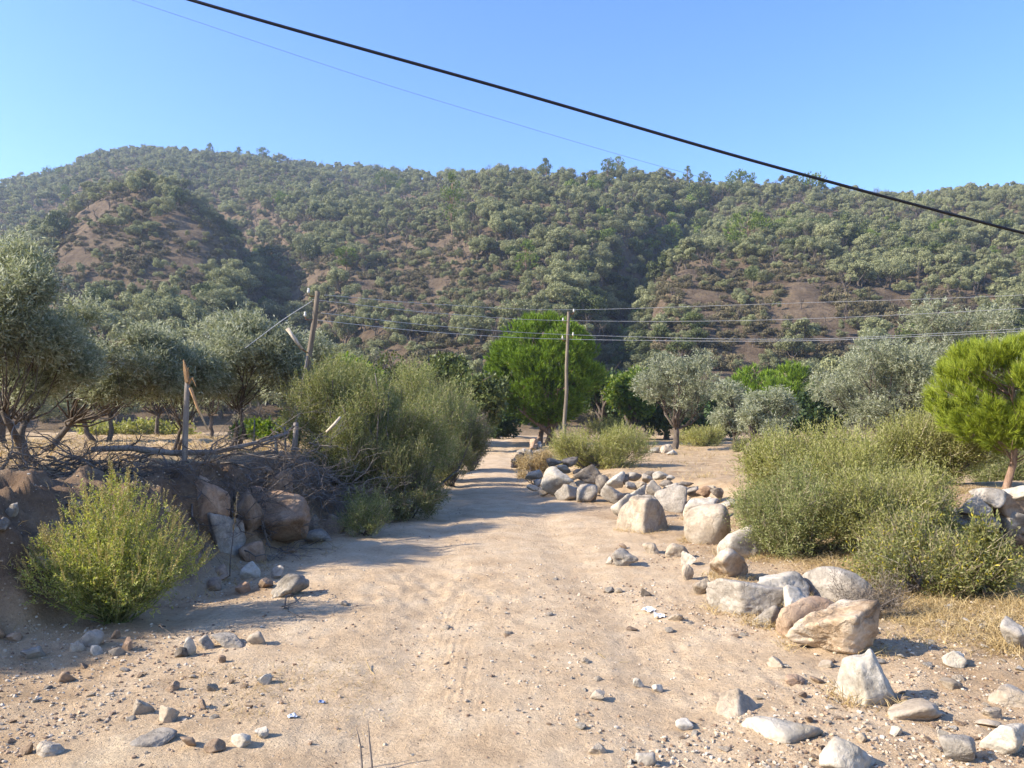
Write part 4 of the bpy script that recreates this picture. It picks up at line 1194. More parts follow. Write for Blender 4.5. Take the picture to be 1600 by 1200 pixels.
def gravel():
    r = np.random.default_rng(321)
    N = 120000
    Y = 2.6 + 13 * r.random(N) ** 1.6
    X = r.uniform(-1, 1, N) * (0.72 * Y + 0.6)
    dens = np.clip(0.22 + 0.9 * sm(-0.2, 1.6, X) * (1 - sm(6, 10, Y)) + 0.7 * sm(1.2, 2.6, X) + 0.6 * (1 - sm(-2.6, -1.2, X)), 0, 1)
    dens *= 0.12 + 0.88 * sm(-0.25, 0.35, fbm2(X * 1.1, Y * 1.1, 5, 2))
    k = r.random(N) < dens
    X, Y = X[k], Y[k]
    Z = h(X, Y)
    n = len(X)
    s = 0.005 + 0.026 * r.random(n) ** 4.2
    D, F = ico(1)
    base = []
    for j in range(12):
        V, _ = rock_verts(900 + j, (1, 0.8, 0.6), 1, nplanes=7, sharp=14)
        base.append(V)
    base = np.array(base)
    a = r.uniform(0, 6.28, n)
    V = base[r.integers(12, size=n)]
    c, sn = np.cos(a)[:, None], np.sin(a)[:, None]
    V = np.stack([V[..., 0] * c - V[..., 1] * sn, V[..., 0] * sn + V[..., 1] * c, V[..., 2]], -1) * s[:, None, None]
    V += np.stack([X, Y, Z + s * 0.15], 1)[:, None]
    m = len(D)
    Fs = (F[None] + (np.arange(n) * m)[:, None, None]).reshape(-1, 3)
    gm = leaf_mat("gravel", [(0.16, 0.105, 0.07), (0.30, 0.21, 0.14), (0.40, 0.31, 0.215), (0.44, 0.36, 0.26), (0.5, 0.435, 0.35)], 0.0, 0.9, 0.0, spec=0.1)
    tag(ob("gravel", mk("gravel", V.reshape(-1, 3), [Fs], gm)), "loose gravel scattered over the dirt track", None, None, "stuff")
gravel()

def grass_blades(name, label, pts, hgt, wid, mat, r, lean=0.6, per=10, spread=0.05):
    """thin bent blades in tufts"""
    P = np.repeat(pts, per, 0)
    P = P + np.concatenate([r.normal(size=(len(P), 2)) * spread, np.zeros((len(P), 1))], 1)
    P[:, 2] = h(P[:, 0], P[:, 1]) - 0.005
    d = unit(np.concatenate([r.normal(size=(len(P), 2)) * lean, np.ones((len(P), 1))], 1))
    H = hgt * r.uniform(0.4, 1.2, len(P))
    mid = P + d * (H * 0.55)[:, None]
    d2 = unit(d + np.concatenate([d[:, :2] * 1.2 + r.normal(size=(len(P), 2)) * 0.35, np.zeros((len(P), 1))], 1) - np.array([0, 0, 0.25]))
    tip = mid + d2 * (H * 0.6)[:, None]
    S = unit(np.cross(d, r.normal(size=d.shape))) * (wid * 0.5)
    V = np.stack([P - S, P + S, mid + S * 0.8, mid - S * 0.8, tip], 1).reshape(-1, 3)
    b = np.arange(len(P)) * 5
    Q = np.stack([b, b + 1, b + 2, b + 3], 1)
    T = np.stack([b + 3, b + 2, b + 4], 1)
    return tag(ob(name, mk(name, V, [Q, T], mat)), label, None, None, "stuff")

def grasses():
    r = np.random.default_rng(55)
    def scatter(n, f, x0, x1, y0, y1):
        X, Y = r.uniform(x0, x1, n), r.uniform(y0, y1, n)
        k = r.random(n) < np.clip(f(X, Y), 0, 1)
        return np.stack([X[k], Y[k], np.zeros(k.sum())], 1)
    xr = lambda Y: np.interp(Y, XR_Y, XR_X)
    nz = lambda X, Y, s=1.1: 0.5 + 0.9 * noise2(X * s, Y * s, 91)
    hayp = scatter(9000, lambda X, Y: sm(-0.1, 0.9, X - xr(Y)) * nz(X, Y) * (1 - sm(9, 11, Y)), 2.0, 6.5, 3.8, 10)
    grass_blades("dry_grass", "dry straw matted under the bushes beside the track", hayp, 0.11, 0.005, M['straw'], r, 1.1, 9, 0.06)
    ht = scatter(550, lambda X, Y: sm(0.3, 1.2, X - xr(Y)) * nz(X, Y, 0.9) * (1 - sm(9, 11, Y)), 2.2, 6.5, 4.2, 10)
    grass_blades("dry_grass", "taller straw tufts with bent stalks on the slope under the bushes", ht, 0.18, 0.005, M['straw'], r, 0.55, 12, 0.05)
    feet = [o for o in C.objects if o.name.startswith('boulder') and o.location.x > 1.5 and o.location.y < 13]
    fp2 = np.concatenate([np.stack([o.location.x + (o.dimensions.x * 0.52) * np.cos(t_), o.location.y + (o.dimensions.y * 0.55) * np.sin(t_), t_ * 0], 1) for o in feet for t_ in [r.uniform(0, 6.28, 26)]])
    grass_blades("dry_grass", "dry grass and straw gathered around the feet of the boulders", fp2, 0.11, 0.005, M['straw'], r, 0.8, 8, 0.04)
    lp = scatter(5000, lambda X, Y: 0.8 * sm(0.3, 1.5, -X) * nz(X, Y, 0.8) * (1 - sm(4.6, 5.6, Y)), -4, 0.4, 2.5, 6)
    grass_blades("dry_grass", "sparse dry grass at the sunny near side of the track", lp, 0.045, 0.0035, M['straw'], r, 1.0, 7, 0.05)
    fp = scatter(5200, lambda X, Y: sm(0.8, 2.5, np.interp(Y, XL_Y, XL_X) - X) * nz(X, Y, 0.5), -26, -3, 5, 34)
    grass_blades("dry_grass", "straw stubble of the olive field on the bank", fp, 0.18, 0.014, M['straw'], r, 0.7, 8, 0.15)
    rp = scatter(2600, lambda X, Y: sm(0.3, 1.0, X - xr(Y)) * nz(X, Y, 0.4) * 0.4 + 0.3 * gauss((Y - 18) / 0.8), 1.0, 20, 15, 36)
    grass_blades("dry_grass", "thin dry grass of the open field", rp, 0.14, 0.012, M['straw'], r, 0.7, 6, 0.12)
    bp = scatter(1800, lambda X, Y: gauss((np.interp(Y, XL_Y, XL_X) - 0.3 - X) / 0.5) * nz(X, Y), -4.5, -1.5, 5.2, 24)
    grass_blades("dry_grass", "dry grass clinging to the shaded bank foot", bp, 0.14, 0.006, M['straw'], r, 0.8, 7, 0.06)
grasses()

# ------------------------------------------------------------------ the wooded hillside
def hill_tree_meshes(kind, seed):
    """crown and trunk of one tree about 5 m wide and 4.5 m high, made of leaf clumps"""
    r = np.random.default_rng(seed)
    if kind == 'olive':
        nl, Rx, zc, Rz, lr, n, size = 13, 2.15, 2.8, 1.5, 0.78, 2800, 0.21
    elif kind in ('oak', 'green'):
        nl, Rx, zc, Rz, lr, n, size = 15, 2.0, 2.4, 1.9, 0.9, 2800, 0.24
    elif kind == 'scrub':
        nl, Rx, zc, Rz, lr, n, size = 7, 0.9, 0.45, 0.4, 0.42, 420, 0.17
    if kind != 'scrub':
        nl = int(nl * r.uniform(0.7, 1.5)); lr *= r.uniform(0.7, 1.1); Rz *= r.uniform(0.8, 1.25)
    lobes = olive_lobes(r, zc, Rx * r.uniform(0.8, 1.15), Rx * r.uniform(0.8, 1.15), Rz, nl, lr)
    P, d, k = lobe_shell(n, lobes, r, 0.5)
    A = unit(np.cross(d, r.normal(size=d.shape)) + d * 0.25 + r.normal(size=d.shape) * 0.3)
    N = unit(d + r.normal(size=d.shape) * 0.45)
    V, F = cards(P, A, N, size * r.uniform(0.7, 1.3, n) * 1.3, size * r.uniform(0.5, 0.9, n))
    cr = mk("crown", V, [F], M[{'olive': 'olive_far', 'oak': 'oak', 'green': 'pine_far', 'scrub': 'scrub'}[kind]])
    if kind == 'scrub':
        return cr, None
    V, F = tree_limbs(r, lobes[:7], (0, 0, -0.3), (r.normal() * 0.25, r.normal() * 0.25, 1.2), 0.17, 1)
    return cr, mk("trunk", V, F, M['bark'], True)

BARE = [(225, 395, 130, 80, .34), (620, 440, 190, 55, .46), (560, 488, 170, 30, .36), (700, 372, 55, 26, .5), (1090, 455, 80, 40, .6),
        (1200, 485, 100, 42, .42), (1250, 422, 55, 25, .45), (1370, 490, 170, 45, .45), (690, 540, 150, 26, .68), (1160, 555, 120, 45, .6),
        (800, 470, 60, 30, .3), (60, 440, 80, 60, .5), (1300, 560, 80, 40, .6), (150, 330, 80, 20, .3), (870, 360, 60, 12, .2)]

def build_hillside_wood():
    r = np.random.default_rng(2024)
    var = {'olive': [hill_tree_meshes('olive', 40 + i) for i in range(10)], 'oak': [hill_tree_meshes('oak', 60 + i) for i in range(6)],
           'green': [hill_tree_meshes('green', 70 + i) for i in range(3)],
           'scrub': [hill_tree_meshes('scrub', 80 + i) for i in range(3)]}
    cell = 3.3
    gx_, gy_ = np.meshgrid(np.arange(-480, 400, cell), np.arange(92, 532, cell))
    X = (gx_ + r.uniform(-0.45, 0.45, gx_.shape) * cell).ravel()
    Y = (gy_ + r.uniform(-0.45, 0.45, gx_.shape) * cell).ravel()
    u = 800 + 1200 * X / Y
    D = np.interp(np.clip(u, -500, 2100), DIST_U, DIST_D)
    k = (np.abs(u - 800) < 1080) & (Y < D + 8)
    X, Y, u, D = X[k], Y[k], u[k], D[k]
    Z = h(X, Y)
    U, Vv = px(X, Y, Z + 2)
    bare = np.zeros(len(X))
    for (a, b, ru, rv, s) in BARE:
        bare = np.maximum(bare, s * np.exp(-(((U - a) / ru) ** 2 + ((Vv - b) / rv) ** 2) ** 1.5))
    bare = np.clip(bare + 0.35 * noise2(X / 14, Y / 14, 61) * (bare > 0.1), 0, 1)
    upper = sm(430, 330, Vv) if False else 1 - sm(330, 430, Vv)
    dens = 0.86 + 0.14 * upper
    keep = r.random(len(X)) < dens * (1 - bare)
    uc1 = np.interp(Y, [110, 180, 250, 330], [500, 440, 405, 330])
    uc2 = np.interp(Y, [105, 150, 200, 250, 300], [965, 970, 1000, 1060, 1140])
    rav = np.maximum(gauss((u - uc1) / 70) * (Y < 320), gauss((u - uc2) / 65) * (Y < 300))
    rav = np.maximum(rav, 0.8 * gauss((U - 1290) / 110) * gauss((Vv - 360) / 26))
    rav = np.maximum(rav, 0.75 * gauss((U - 330) / 90) * gauss((Vv - 430) / 60))
    pd = np.clip(0.05 + 0.55 * rav + 0.3 * (noise2(X / 25, Y / 25, 67) > 0.45) + 0.15 * (U < 150), 0, 0.9)
    oak = r.random(len(X)) < pd
    green = (r.random(len(X)) < 0.02 + 0.10 * rav + 0.12 * (U > 600) * (Vv < 380)) & oak
    scale = (0.76 + 0.66 * r.random(len(X)) ** 1.7) * (1 + 0.22 * noise2(X / 30, Y / 30, 77)) * (1 + 0.25 * rav) * (1 - 0.40 * sm(0.08, 0.3, bare))
    rot = r.uniform(0, 6.28, len(X))
    sv = scale[:, None] * np.stack([r.uniform(0.8, 1.25, len(X)), r.uniform(0.8, 1.25, len(X)), r.uniform(0.78, 1.22, len(X))], 1)
    # what the photograph shows of it: not hidden by the slope in front
    tt = np.linspace(0.3, 0.985, 70)
    ztop = (Z + 3.5 * scale - EYE) / Y
    vis = np.ones(len(X), bool)
    for t in tt:
        vis &= (h(X * t, Y * t) + 1.0 - EYE) / (Y * t) < ztop
    V2 = px(X, Y, Z + 3.0 * scale)[1]
    vis &= keep & (U > -30) & (U < 1630)
    front = ((U < 130) & (V2 > 375)) | ((U < 470) & (V2 > 505)) | ((U > 460) & (U < 760) & (V2 > 548)) | ((U > 755) & (U < 950) & (V2 > 490)) | ((U > 950) & (V2 > 572)) | ((U > 1270) & (V2 > 540))
    order = np.argsort(Y / scale)
    used = np.zeros(len(X), bool)
    names = {'olive': ("hillside_olive", "grey-green olive tree on the terraced hillside across the valley", "olive tree", "olive trees on the hillside"),
             'oak': ("hillside_oak", "dark green bushy tree on the hillside across the valley", "tree", "dark bushy trees on the hillside")}
    names['green'] = ("hillside_tree", "bright green leafy tree among the greyer trees of the hillside", "tree", "bright green trees on the hillside")
    cnt = {'olive': 0, 'oak': 0, 'green': 0}
    src = {}
    for i in order:
        kd = 'green' if green[i] else ('oak' if oak[i] else 'olive')
        if cnt[kd] >= {'olive': 290, 'oak': 130, 'green': 40}[kd] or not vis[i] or front[i]: continue
        nm, lab, cat, grp = names[kd]
        vi = r.integers(len(var[kd]))
        t = thing(nm, lab, cat, (X[i], Y[i], Z[i]), rot[i], grp)
        t.scale = sv[i]
        c = ob("crown", var[kd][vi][0], t)
        k2 = ob("trunk", var[kd][vi][1], t)
        src.setdefault((kd, vi), (c, k2))
        cnt[kd] += 1
        used[i] = True
    rest = keep & ~used
    # the rest of the wood reads as one mass: one object of instanced trees
    keys = sorted(src)
    idx = np.array([r.choice([j for j, kk in enumerate(keys) if kk[0] == o]) for o in np.where(green, 'green', np.where(oak, 'oak', 'olive'))[rest]])
    mass("hillside_wood", "wood of grey olives and dark bushes covering the upper hillside", X[rest], Y[rest], Z[rest], sv[rest], rot[rest], idx, [src[q] for q in keys])
    # low scrub between the trees
    n = 90000
    Ys = np.sqrt(r.uniform(92 ** 2, 330 ** 2, n)); us = r.uniform(-150, 1750, n); Xs = (us - 800) / 1200 * Ys
    Zs = h(Xs, Ys)
    Us, Vs = px(Xs, Ys, Zs)
    b = np.zeros(n)
    for (a, bb, ru, rv, s) in BARE:
        b = np.maximum(b, s * np.exp(-(((Us - a) / ru) ** 2 + ((Vs - bb) / rv) ** 2)))
    ks = r.random(n) < (0.12 + 0.75 * b) * (noise2(Xs / 6, Ys / 6, 33) > -0.25)
    so = []
    for j in range(3):
        p = at(1060 + 70 * j, 462 + 8 * j)
        t = ob("scrub_bush", var['scrub'][j][0], None, p)
        tag(t, "low brown scrub bush on the bare hillside patch", "bush", "scrub bushes on the bare hillside patch")
        so.append((t, None))
    mass("hillside_scrub", "low brownish scrub dotted over the dry hillside", Xs[ks], Ys[ks], Zs[ks], r.uniform(0.4, 1.5, (ks.sum(), 1)) * r.uniform(0.7, 1.3, (ks.sum(), 3)), r.uniform(0, 6.28, ks.sum()), r.integers(3, size=ks.sum()), so)

def mass(name, label, X, Y, Z, S, Rz, idx, sources):
    me = bpy.data.meshes.new(name)
    me.vertices.add(len(X))
    me.vertices.foreach_set("co", np.stack([X, Y, Z], 1).astype(np.float32).ravel())
    for an, ty, val in (("size", 'FLOAT_VECTOR', S.astype(np.float32)), ("turn", 'FLOAT', Rz.astype(np.float32)), ("pick", 'INT', idx.astype(np.int32))):
        a = me.attributes.new(an, ty, 'POINT')
        a.data.foreach_set("vector" if ty == 'FLOAT_VECTOR' else "value", val.ravel())
    o = ob(name, me)
    tag(o, label, None, None, "stuff")
    ng = bpy.data.node_groups.new(name, 'GeometryNodeTree')
    ng.interface.new_socket("Geometry", in_out='INPUT', socket_type='NodeSocketGeometry')
    ng.interface.new_socket("Geometry", in_out='OUTPUT', socket_type='NodeSocketGeometry')
    N, Lk = ng.nodes, ng.links
    gi, go = N.new("NodeGroupInput"), N.new("NodeGroupOutput")
    jn = N.new("GeometryNodeJoinGeometry")
    for parts in sources:
        g2i = N.new("GeometryNodeGeometryToInstance")
        for p in parts:
            if p is None: continue
            oi = N.new("GeometryNodeObjectInfo")
            oi.inputs["Object"].default_value = p
            Lk.new(oi.outputs["Geometry"], g2i.inputs[0])
        Lk.new(g2i.outputs[0], jn.inputs[0])
    iop = N.new("GeometryNodeInstanceOnPoints")
    iop.inputs["Pick Instance"].default_value = True
    def attr(nm, ty):
        a = N.new("GeometryNodeInputNamedAttribute")
        a.data_type = ty
        a.inputs[0].default_value = nm
        return a.outputs["Attribute"]
    cx = N.new("ShaderNodeCombineXYZ")
    Lk.new(attr("turn", 'FLOAT'), cx.inputs[2])
    Lk.new(gi.outputs[0], iop.inputs["Points"])
    Lk.new(jn.outputs[0], iop.inputs["Instance"])
    Lk.new(attr("pick", 'INT'), iop.inputs["Instance Index"])
    Lk.new(cx.outputs[0], iop.inputs["Rotation"])
    Lk.new(attr("size", 'FLOAT_VECTOR'), iop.inputs["Scale"])
    Lk.new(iop.outputs[0], go.inputs[0])
    md = o.modifiers.new("scatter", 'NODES')
    md.node_group = ng
build_hillside_wood()

def hill_pines():
    # u, v of the foot, width px, top v, shape, label
    L = [(705, 368, 46, 282, 'cone', "tall open pine standing over the olives on the middle slope"),
         (824, 440, 42, 380, 'cone', "bright green pointed pine low on the middle slope"),
         (538, 425, 32, 390, 'round', "small round bright green pine on the bare terraces"),
         (1172, 398, 62, 338, 'round', "wide bright green pine above the second ravine"),
         (1055, 400, 30, 350, 'cone', "light green pine beside the second ravine"),
         (853, 285, 22, 252, 'cone', "pine poking above the ridge, nearest the middle"),
         (952, 282, 20, 252, 'round', "pine of the ridge pair, first from the middle"),
         (968, 284, 22, 250, 'round', "pine of the ridge pair, second from the middle"),
         (1079, 296, 18, 264, 'cone', "slim pine on the ridge beneath the thin wire end"),
         (1105, 300, 18, 272, 'round', "small pine on the ridge next to the slim one"),
         (1162, 302, 40, 274, 'round', "broad green pine on the ridge before the cable crosses"),
         (1270, 302, 46, 280, 'round', "broad bright green pine on the ridge just under the cable"),
         (320, 246, 14, 226, 'cone', "lone dark pine on the summit ridge"),
         (366, 250, 14, 232, 'cone', "second dark pine on the summit ridge"),
         (404, 254, 18, 234, 'round', "round pine where the summit ridge starts to fall"),
         (65, 284, 16, 263, 'round', "round pine on the falling shoulder of the summit"),
         (84, 282, 18, 264, 'round', "round pine beside its twin on the falling shoulder"),
         (92, 322, 18, 292, 'cone', "thin pine on the hazy flank below the summit"),
         (600, 300, 36, 274, 'round', "yellowish green pine on the back ridge slope"),
         (440, 330, 34, 306, 'round', "pale green pine on the hazy slope"),
         (1355, 395, 40, 362, 'round', "green pine on the slope beneath the low cable end"),
         (1480, 378, 40, 348, 'round', "yellow-green pine on the slope near the cable end"),
         (1450, 332, 30, 312, 'round', "green pine on the far saddle"),
         (625, 310, 24, 284, 'cone', "pointed light green pine on the back ridge slope")]
    for i, (u, v, w, vt, shp, lab) in enumerate(L):
        p = at(u, v)
        if p.y > 600:
            p = at(u, v + 8)
        s = p.y / 1200
        vt = vt - (v - vt) * (0.18 if vt < 310 else 0.10)
        stone_pine(u, p.y, w * 1.12, vt, v - (v - vt) * (0.18 if shp == 'cone' else 0.25), lab, 300 + i, 420, 12, 0.055 * w * s + 0.25, 0.016 * w * s + 0.05, 'pine_far', trunk_r=0.22, name="hillside_pine", shape=shp, up=0.5, base_z=p.z)
hill_pines()

# ------------------------------------------------------------------ poles, wires, posts, dead wood
def pole_thing(name, label, base, top, r0, r1, mat, cat="utility pole", insul=()):
    t = thing(name, label, cat, base)
    d = Vector(top) - Vector(base)
    rr = np.random.default_rng(len(label))
    P = np.array([(-d * 0.08)[:], *[(d * k / 6)[:] for k in range(7)]])
    P[2:-1, :2] += rr.normal(size=(5, 2)) * 0.012
    V, Q, T = tube(P, np.linspace(r0, r1, 8), 10)
    ob("shaft", mk("shaft", V, [Q, T], M[mat], True), t)
    for k, side in insul:
        c = d * k
        arm = [c, c + Vector((side * 0.13, -0.02, 0.0)), c + Vector((side * 0.15, -0.02, 0.07))]
        V, Q, T = tube([a[:] for a in arm], 0.010, 5)
        b = ob("bracket", mk("bracket", V, [Q, T], M['rust'], True), t)
        z = np.array([0.05, 0.07, 0.10, 0.115, 0.13, 0.15])
        V, Q, T = tube([(c.x + side * 0.15, c.y - 0.02, c.z + q) for q in z], [0.013, 0.024, 0.027, 0.015, 0.023, 0.012], 9)
        ob("insulator", mk("insulator", V, [Q, T], M['insulator'], True), b)
    return t

def wire(name, label, pts, r, mat, cat, group=None, n=60):
    """a hanging wire through the given points (Catmull-Rom)"""
    P = np.array([p[:] if isinstance(p, Vector) else p for p in pts], float)
    P = np.vstack([2 * P[0] - P[1], P, 2 * P[-1] - P[-2]])
    out = []
    for i in range(1, len(P) - 2):
        for t in np.linspace(0, 1, n // (len(P) - 3), endpoint=False):
            a, b, c, d = P[i - 1], P[i], P[i + 1], P[i + 2]
            out.append(0.5 * (2 * b + (c - a) * t + (2 * a - 5 * b + 4 * c - d) * t * t + (3 * b - a - 3 * c + d) * t ** 3))
    out.append(P[-2])
    V, Q, T = tube(out, r, 6)
    o = ob(name, mk(name, V, [Q, T], M[mat], True))
    return tag(o, label, cat, group)

def pt(u, v, Y):
    return Vector((gx(u, Y), Y, zpx(v, Y)))

def build_lines():
    b = pt(880, 730, 22); b.z = float(h(b.x, b.y)) - 0.02
    pole_thing("utility_pole", "slim grey wooden utility pole standing behind the low stone wall", b, pt(889, 487, 22), 0.068, 0.042, 'pole', insul=((0.985, 1), (0.93, -1), (0.84, 1), (0.82, -1)))
    b1 = pt(459, 712, 14.2); b1.z = float(h(b1.x, b1.y)) - 0.02
    t1 = pole_thing("utility_pole", "leaning old wooden utility pole rising out of the feathery bush", b1, pt(494, 455, 14.2), 0.066, 0.045, 'pole', insul=((0.97, -1), (0.83, -1)))
    V, Q, T = tube([(pt(466, 622, 14.0) - b1)[:], (pt(475, 585, 14.05) - b1)[:], (pt(479, 556, 14.1) - b1)[:]], 0.022, 6)
    ob("brace", mk("brace", V, [Q, T], M['grey_wood'], True), t1)
    V, Q, T = tube([(pt(447, 513, 14.0) - b1)[:], (pt(471, 546, 14.1) - b1)[:]], [0.038, 0.03], 7)
    s = ob("stay", mk("stay", V, [Q, T], M['pale_wood'], True), t1)
    s["label"] = "pale slanting stay stub"
    V, Q, T = tube([(pt(471, 546, 14.1) - b1)[:], (pt(483, 553, 14.2) - b1)[:]], 0.014, 6)
    ob("bracket", mk("bracket", V, [Q, T], M['rust'], True), t1)
    rows = [("topmost", [(505, 461, 14.3), (690, 476, 17.4), (889, 484, 22), (1200, 475, 23), (1600, 461, 24), (2000, 437, 25)]),
            ("second", [(486, 468, 14.2), (690, 490, 17.4), (888, 501, 22), (1200, 500, 23), (1600, 482, 24), (2000, 455, 25)]),
            ("third", [(500, 489, 14.3), (690, 510, 17.4), (892, 523, 22), (1200, 530, 23), (1430, 523, 23.5), (2000, 490, 25)]),
            ("lowest", [(481, 499, 14.2), (690, 520, 17.4), (885, 530, 22), (1200, 533, 23), (1430, 526, 23.5), (2000, 497, 25)])]
    for nm, P in rows:
        wire("power_wire", f"{nm} of the four pale wires strung between the two utility poles", [pt(*p) for p in P], 0.0062, 'wire', "wire", "wires strung on the poles")
    wire("power_wire", "pale wire sloping away from the leaning pole towards the olives", [pt(486, 470, 14.2), pt(440, 500, 14.0), pt(380, 545, 13.8)], 0.007, 'wire', "wire", "wires strung on the poles")
    wire("power_cable", "thick black cable crossing the whole sky", [pt(-250, -160, 8.0), pt(285, 0, 8.2), pt(800, 142, 8.6), pt(1200, 256, 8.9), pt(1600, 362, 9.2), pt(2000, 462, 9.6)], 0.0178, 'cable', "cable", n=100)
    wire("phone_wire", "hair-thin grey wire crossing the sky under the black cable", [pt(-200, -120, 22), pt(190, 0, 24), pt(560, 120, 26), pt(800, 192, 28), pt(1000, 250, 29), pt(1140, 287, 30), pt(1330, 335, 31)], 0.006, 'thin_wire', "wire", n=100)
    # the snapped post on the bank with its torn head
    bp = pt(290, 728, 9.4); bp.z = float(h(bp.x, bp.y)) - 0.02
    t = thing("broken_post", "grey post on the bank with a snapped, torn orange-brown head", "post", bp)
    d = pt(292, 592, 9.4) - bp
    V, Q, T = tube([(d * k)[:] for k in (-0.1, 0, 0.3, 0.6, 0.85, 1.0)], [0.036, 0.036, 0.034, 0.033, 0.031, 0.027], 9)
    ob("shaft", mk("shaft", V, [Q, T], M['grey_wood'], True), t)
    ts = []
    for (pa, pb, pc, w0) in (((292, 597), (289, 580), (285, 562), 0.030), ((294, 600), (300, 590), (306, 604), 0.012), ((291, 598), (291, 585), (293, 574), 0.014)):
        ts.append(tube([(pt(*pa, 9.38) - bp)[:], (pt(*pb, 9.36) - bp)[:], (pt(*pc, 9.34) - bp)[:]], [w0, w0 * 1.05, w0 * 0.2], 5))
    V, F = join_tubes(ts)
    ob("torn_head", mk("torn_head", V, F, M['torn_wood']), t)
    V, Q, T = tube([(pt(297, 606, 9.3) - bp)[:], (pt(310, 640, 9.25) - bp)[:], (pt(326, 672, 9.2) - bp)[:]], [0.02, 0.016, 0.008], 5)
    ob("splinter", mk("splinter", V, [Q, T], M['torn_wood']), t)
    for i, (ub, vb, ut, vt, Y, rr, m, lab) in enumerate([(460, 712, 463, 660, 12.6, 0.045, 'grey_wood', "short thick post in the brush under the leaning pole"),
                                                          (432, 706, 431, 680, 13.5, 0.03, 'pale_wood', "short pale post beside the bright vine"),
                                                          (447, 708, 445, 665, 13.2, 0.018, 'grey_wood', "thin grey stake between the pale and the thick post"),
                                                          (396, 704, 398, 655, 14, 0.014, 'grey_wood', "thin dark stake beneath the drooping olive")]):
        b = pt(ub, vb, Y); b.z = min(b.z, float(h(b.x, b.y)))
        e = pt(ut, vt, Y)
        V, Q, T = tube([b[:], ((b * 0.5 + e * 0.5) + Vector((0.01, 0, 0)))[:], e[:]], [rr * 1.1, rr, rr * 0.9], 8)
        c = V.mean(0); o = ob("fence_post", mk("fence_post", V - np.array(b[:]), [Q, T], M[m], True), None, b)
        tag(o, lab, "post")
    V, Q, T = tube([pt(511, 675, 12.2)[:], pt(522, 664, 12.15)[:], pt(532, 652, 12.1)[:]], [0.022, 0.025, 0.02], 7)
    tag(ob("stick", mk("stick", V, [Q, T], M['pale_wood'], True)), "pale broken stick poking out of the big broom bush", "stick")
build_lines()

def branchy(r, p0, p1, rad, ntw, tl, twr=0.35, levels=1):
    """one dead branch with side twigs"""
    P = curve(p0, p1, 0.09, 8, r)
    ts = [tube(P, np.linspace(1, 0.3, 8) * rad, 5)]
    for i in range(ntw):
        k = r.integers(1, 8)
        d = unit(P[min(k, 7)] - P[k - 1] + r.normal(size=3) * 0.9 * np.linalg.norm(P[1] - P[0]))
        e = P[k] + d * tl * r.uniform(0.4, 1.1)
        q = curve(P[k], e, 0.12, 5, r)
        ts.append(tube(q, np.linspace(twr, 0.1, 5) * rad, 4))
        if levels > 1:
            for j in range(2):
                e2 = q[3] + unit(d + r.normal(size=3) * 0.6) * tl * 0.4
                ts.append(tube(curve(q[2], e2, 0.1, 4, r), np.linspace(twr * 0.5, 0.06, 4) * rad, 3))
    return ts

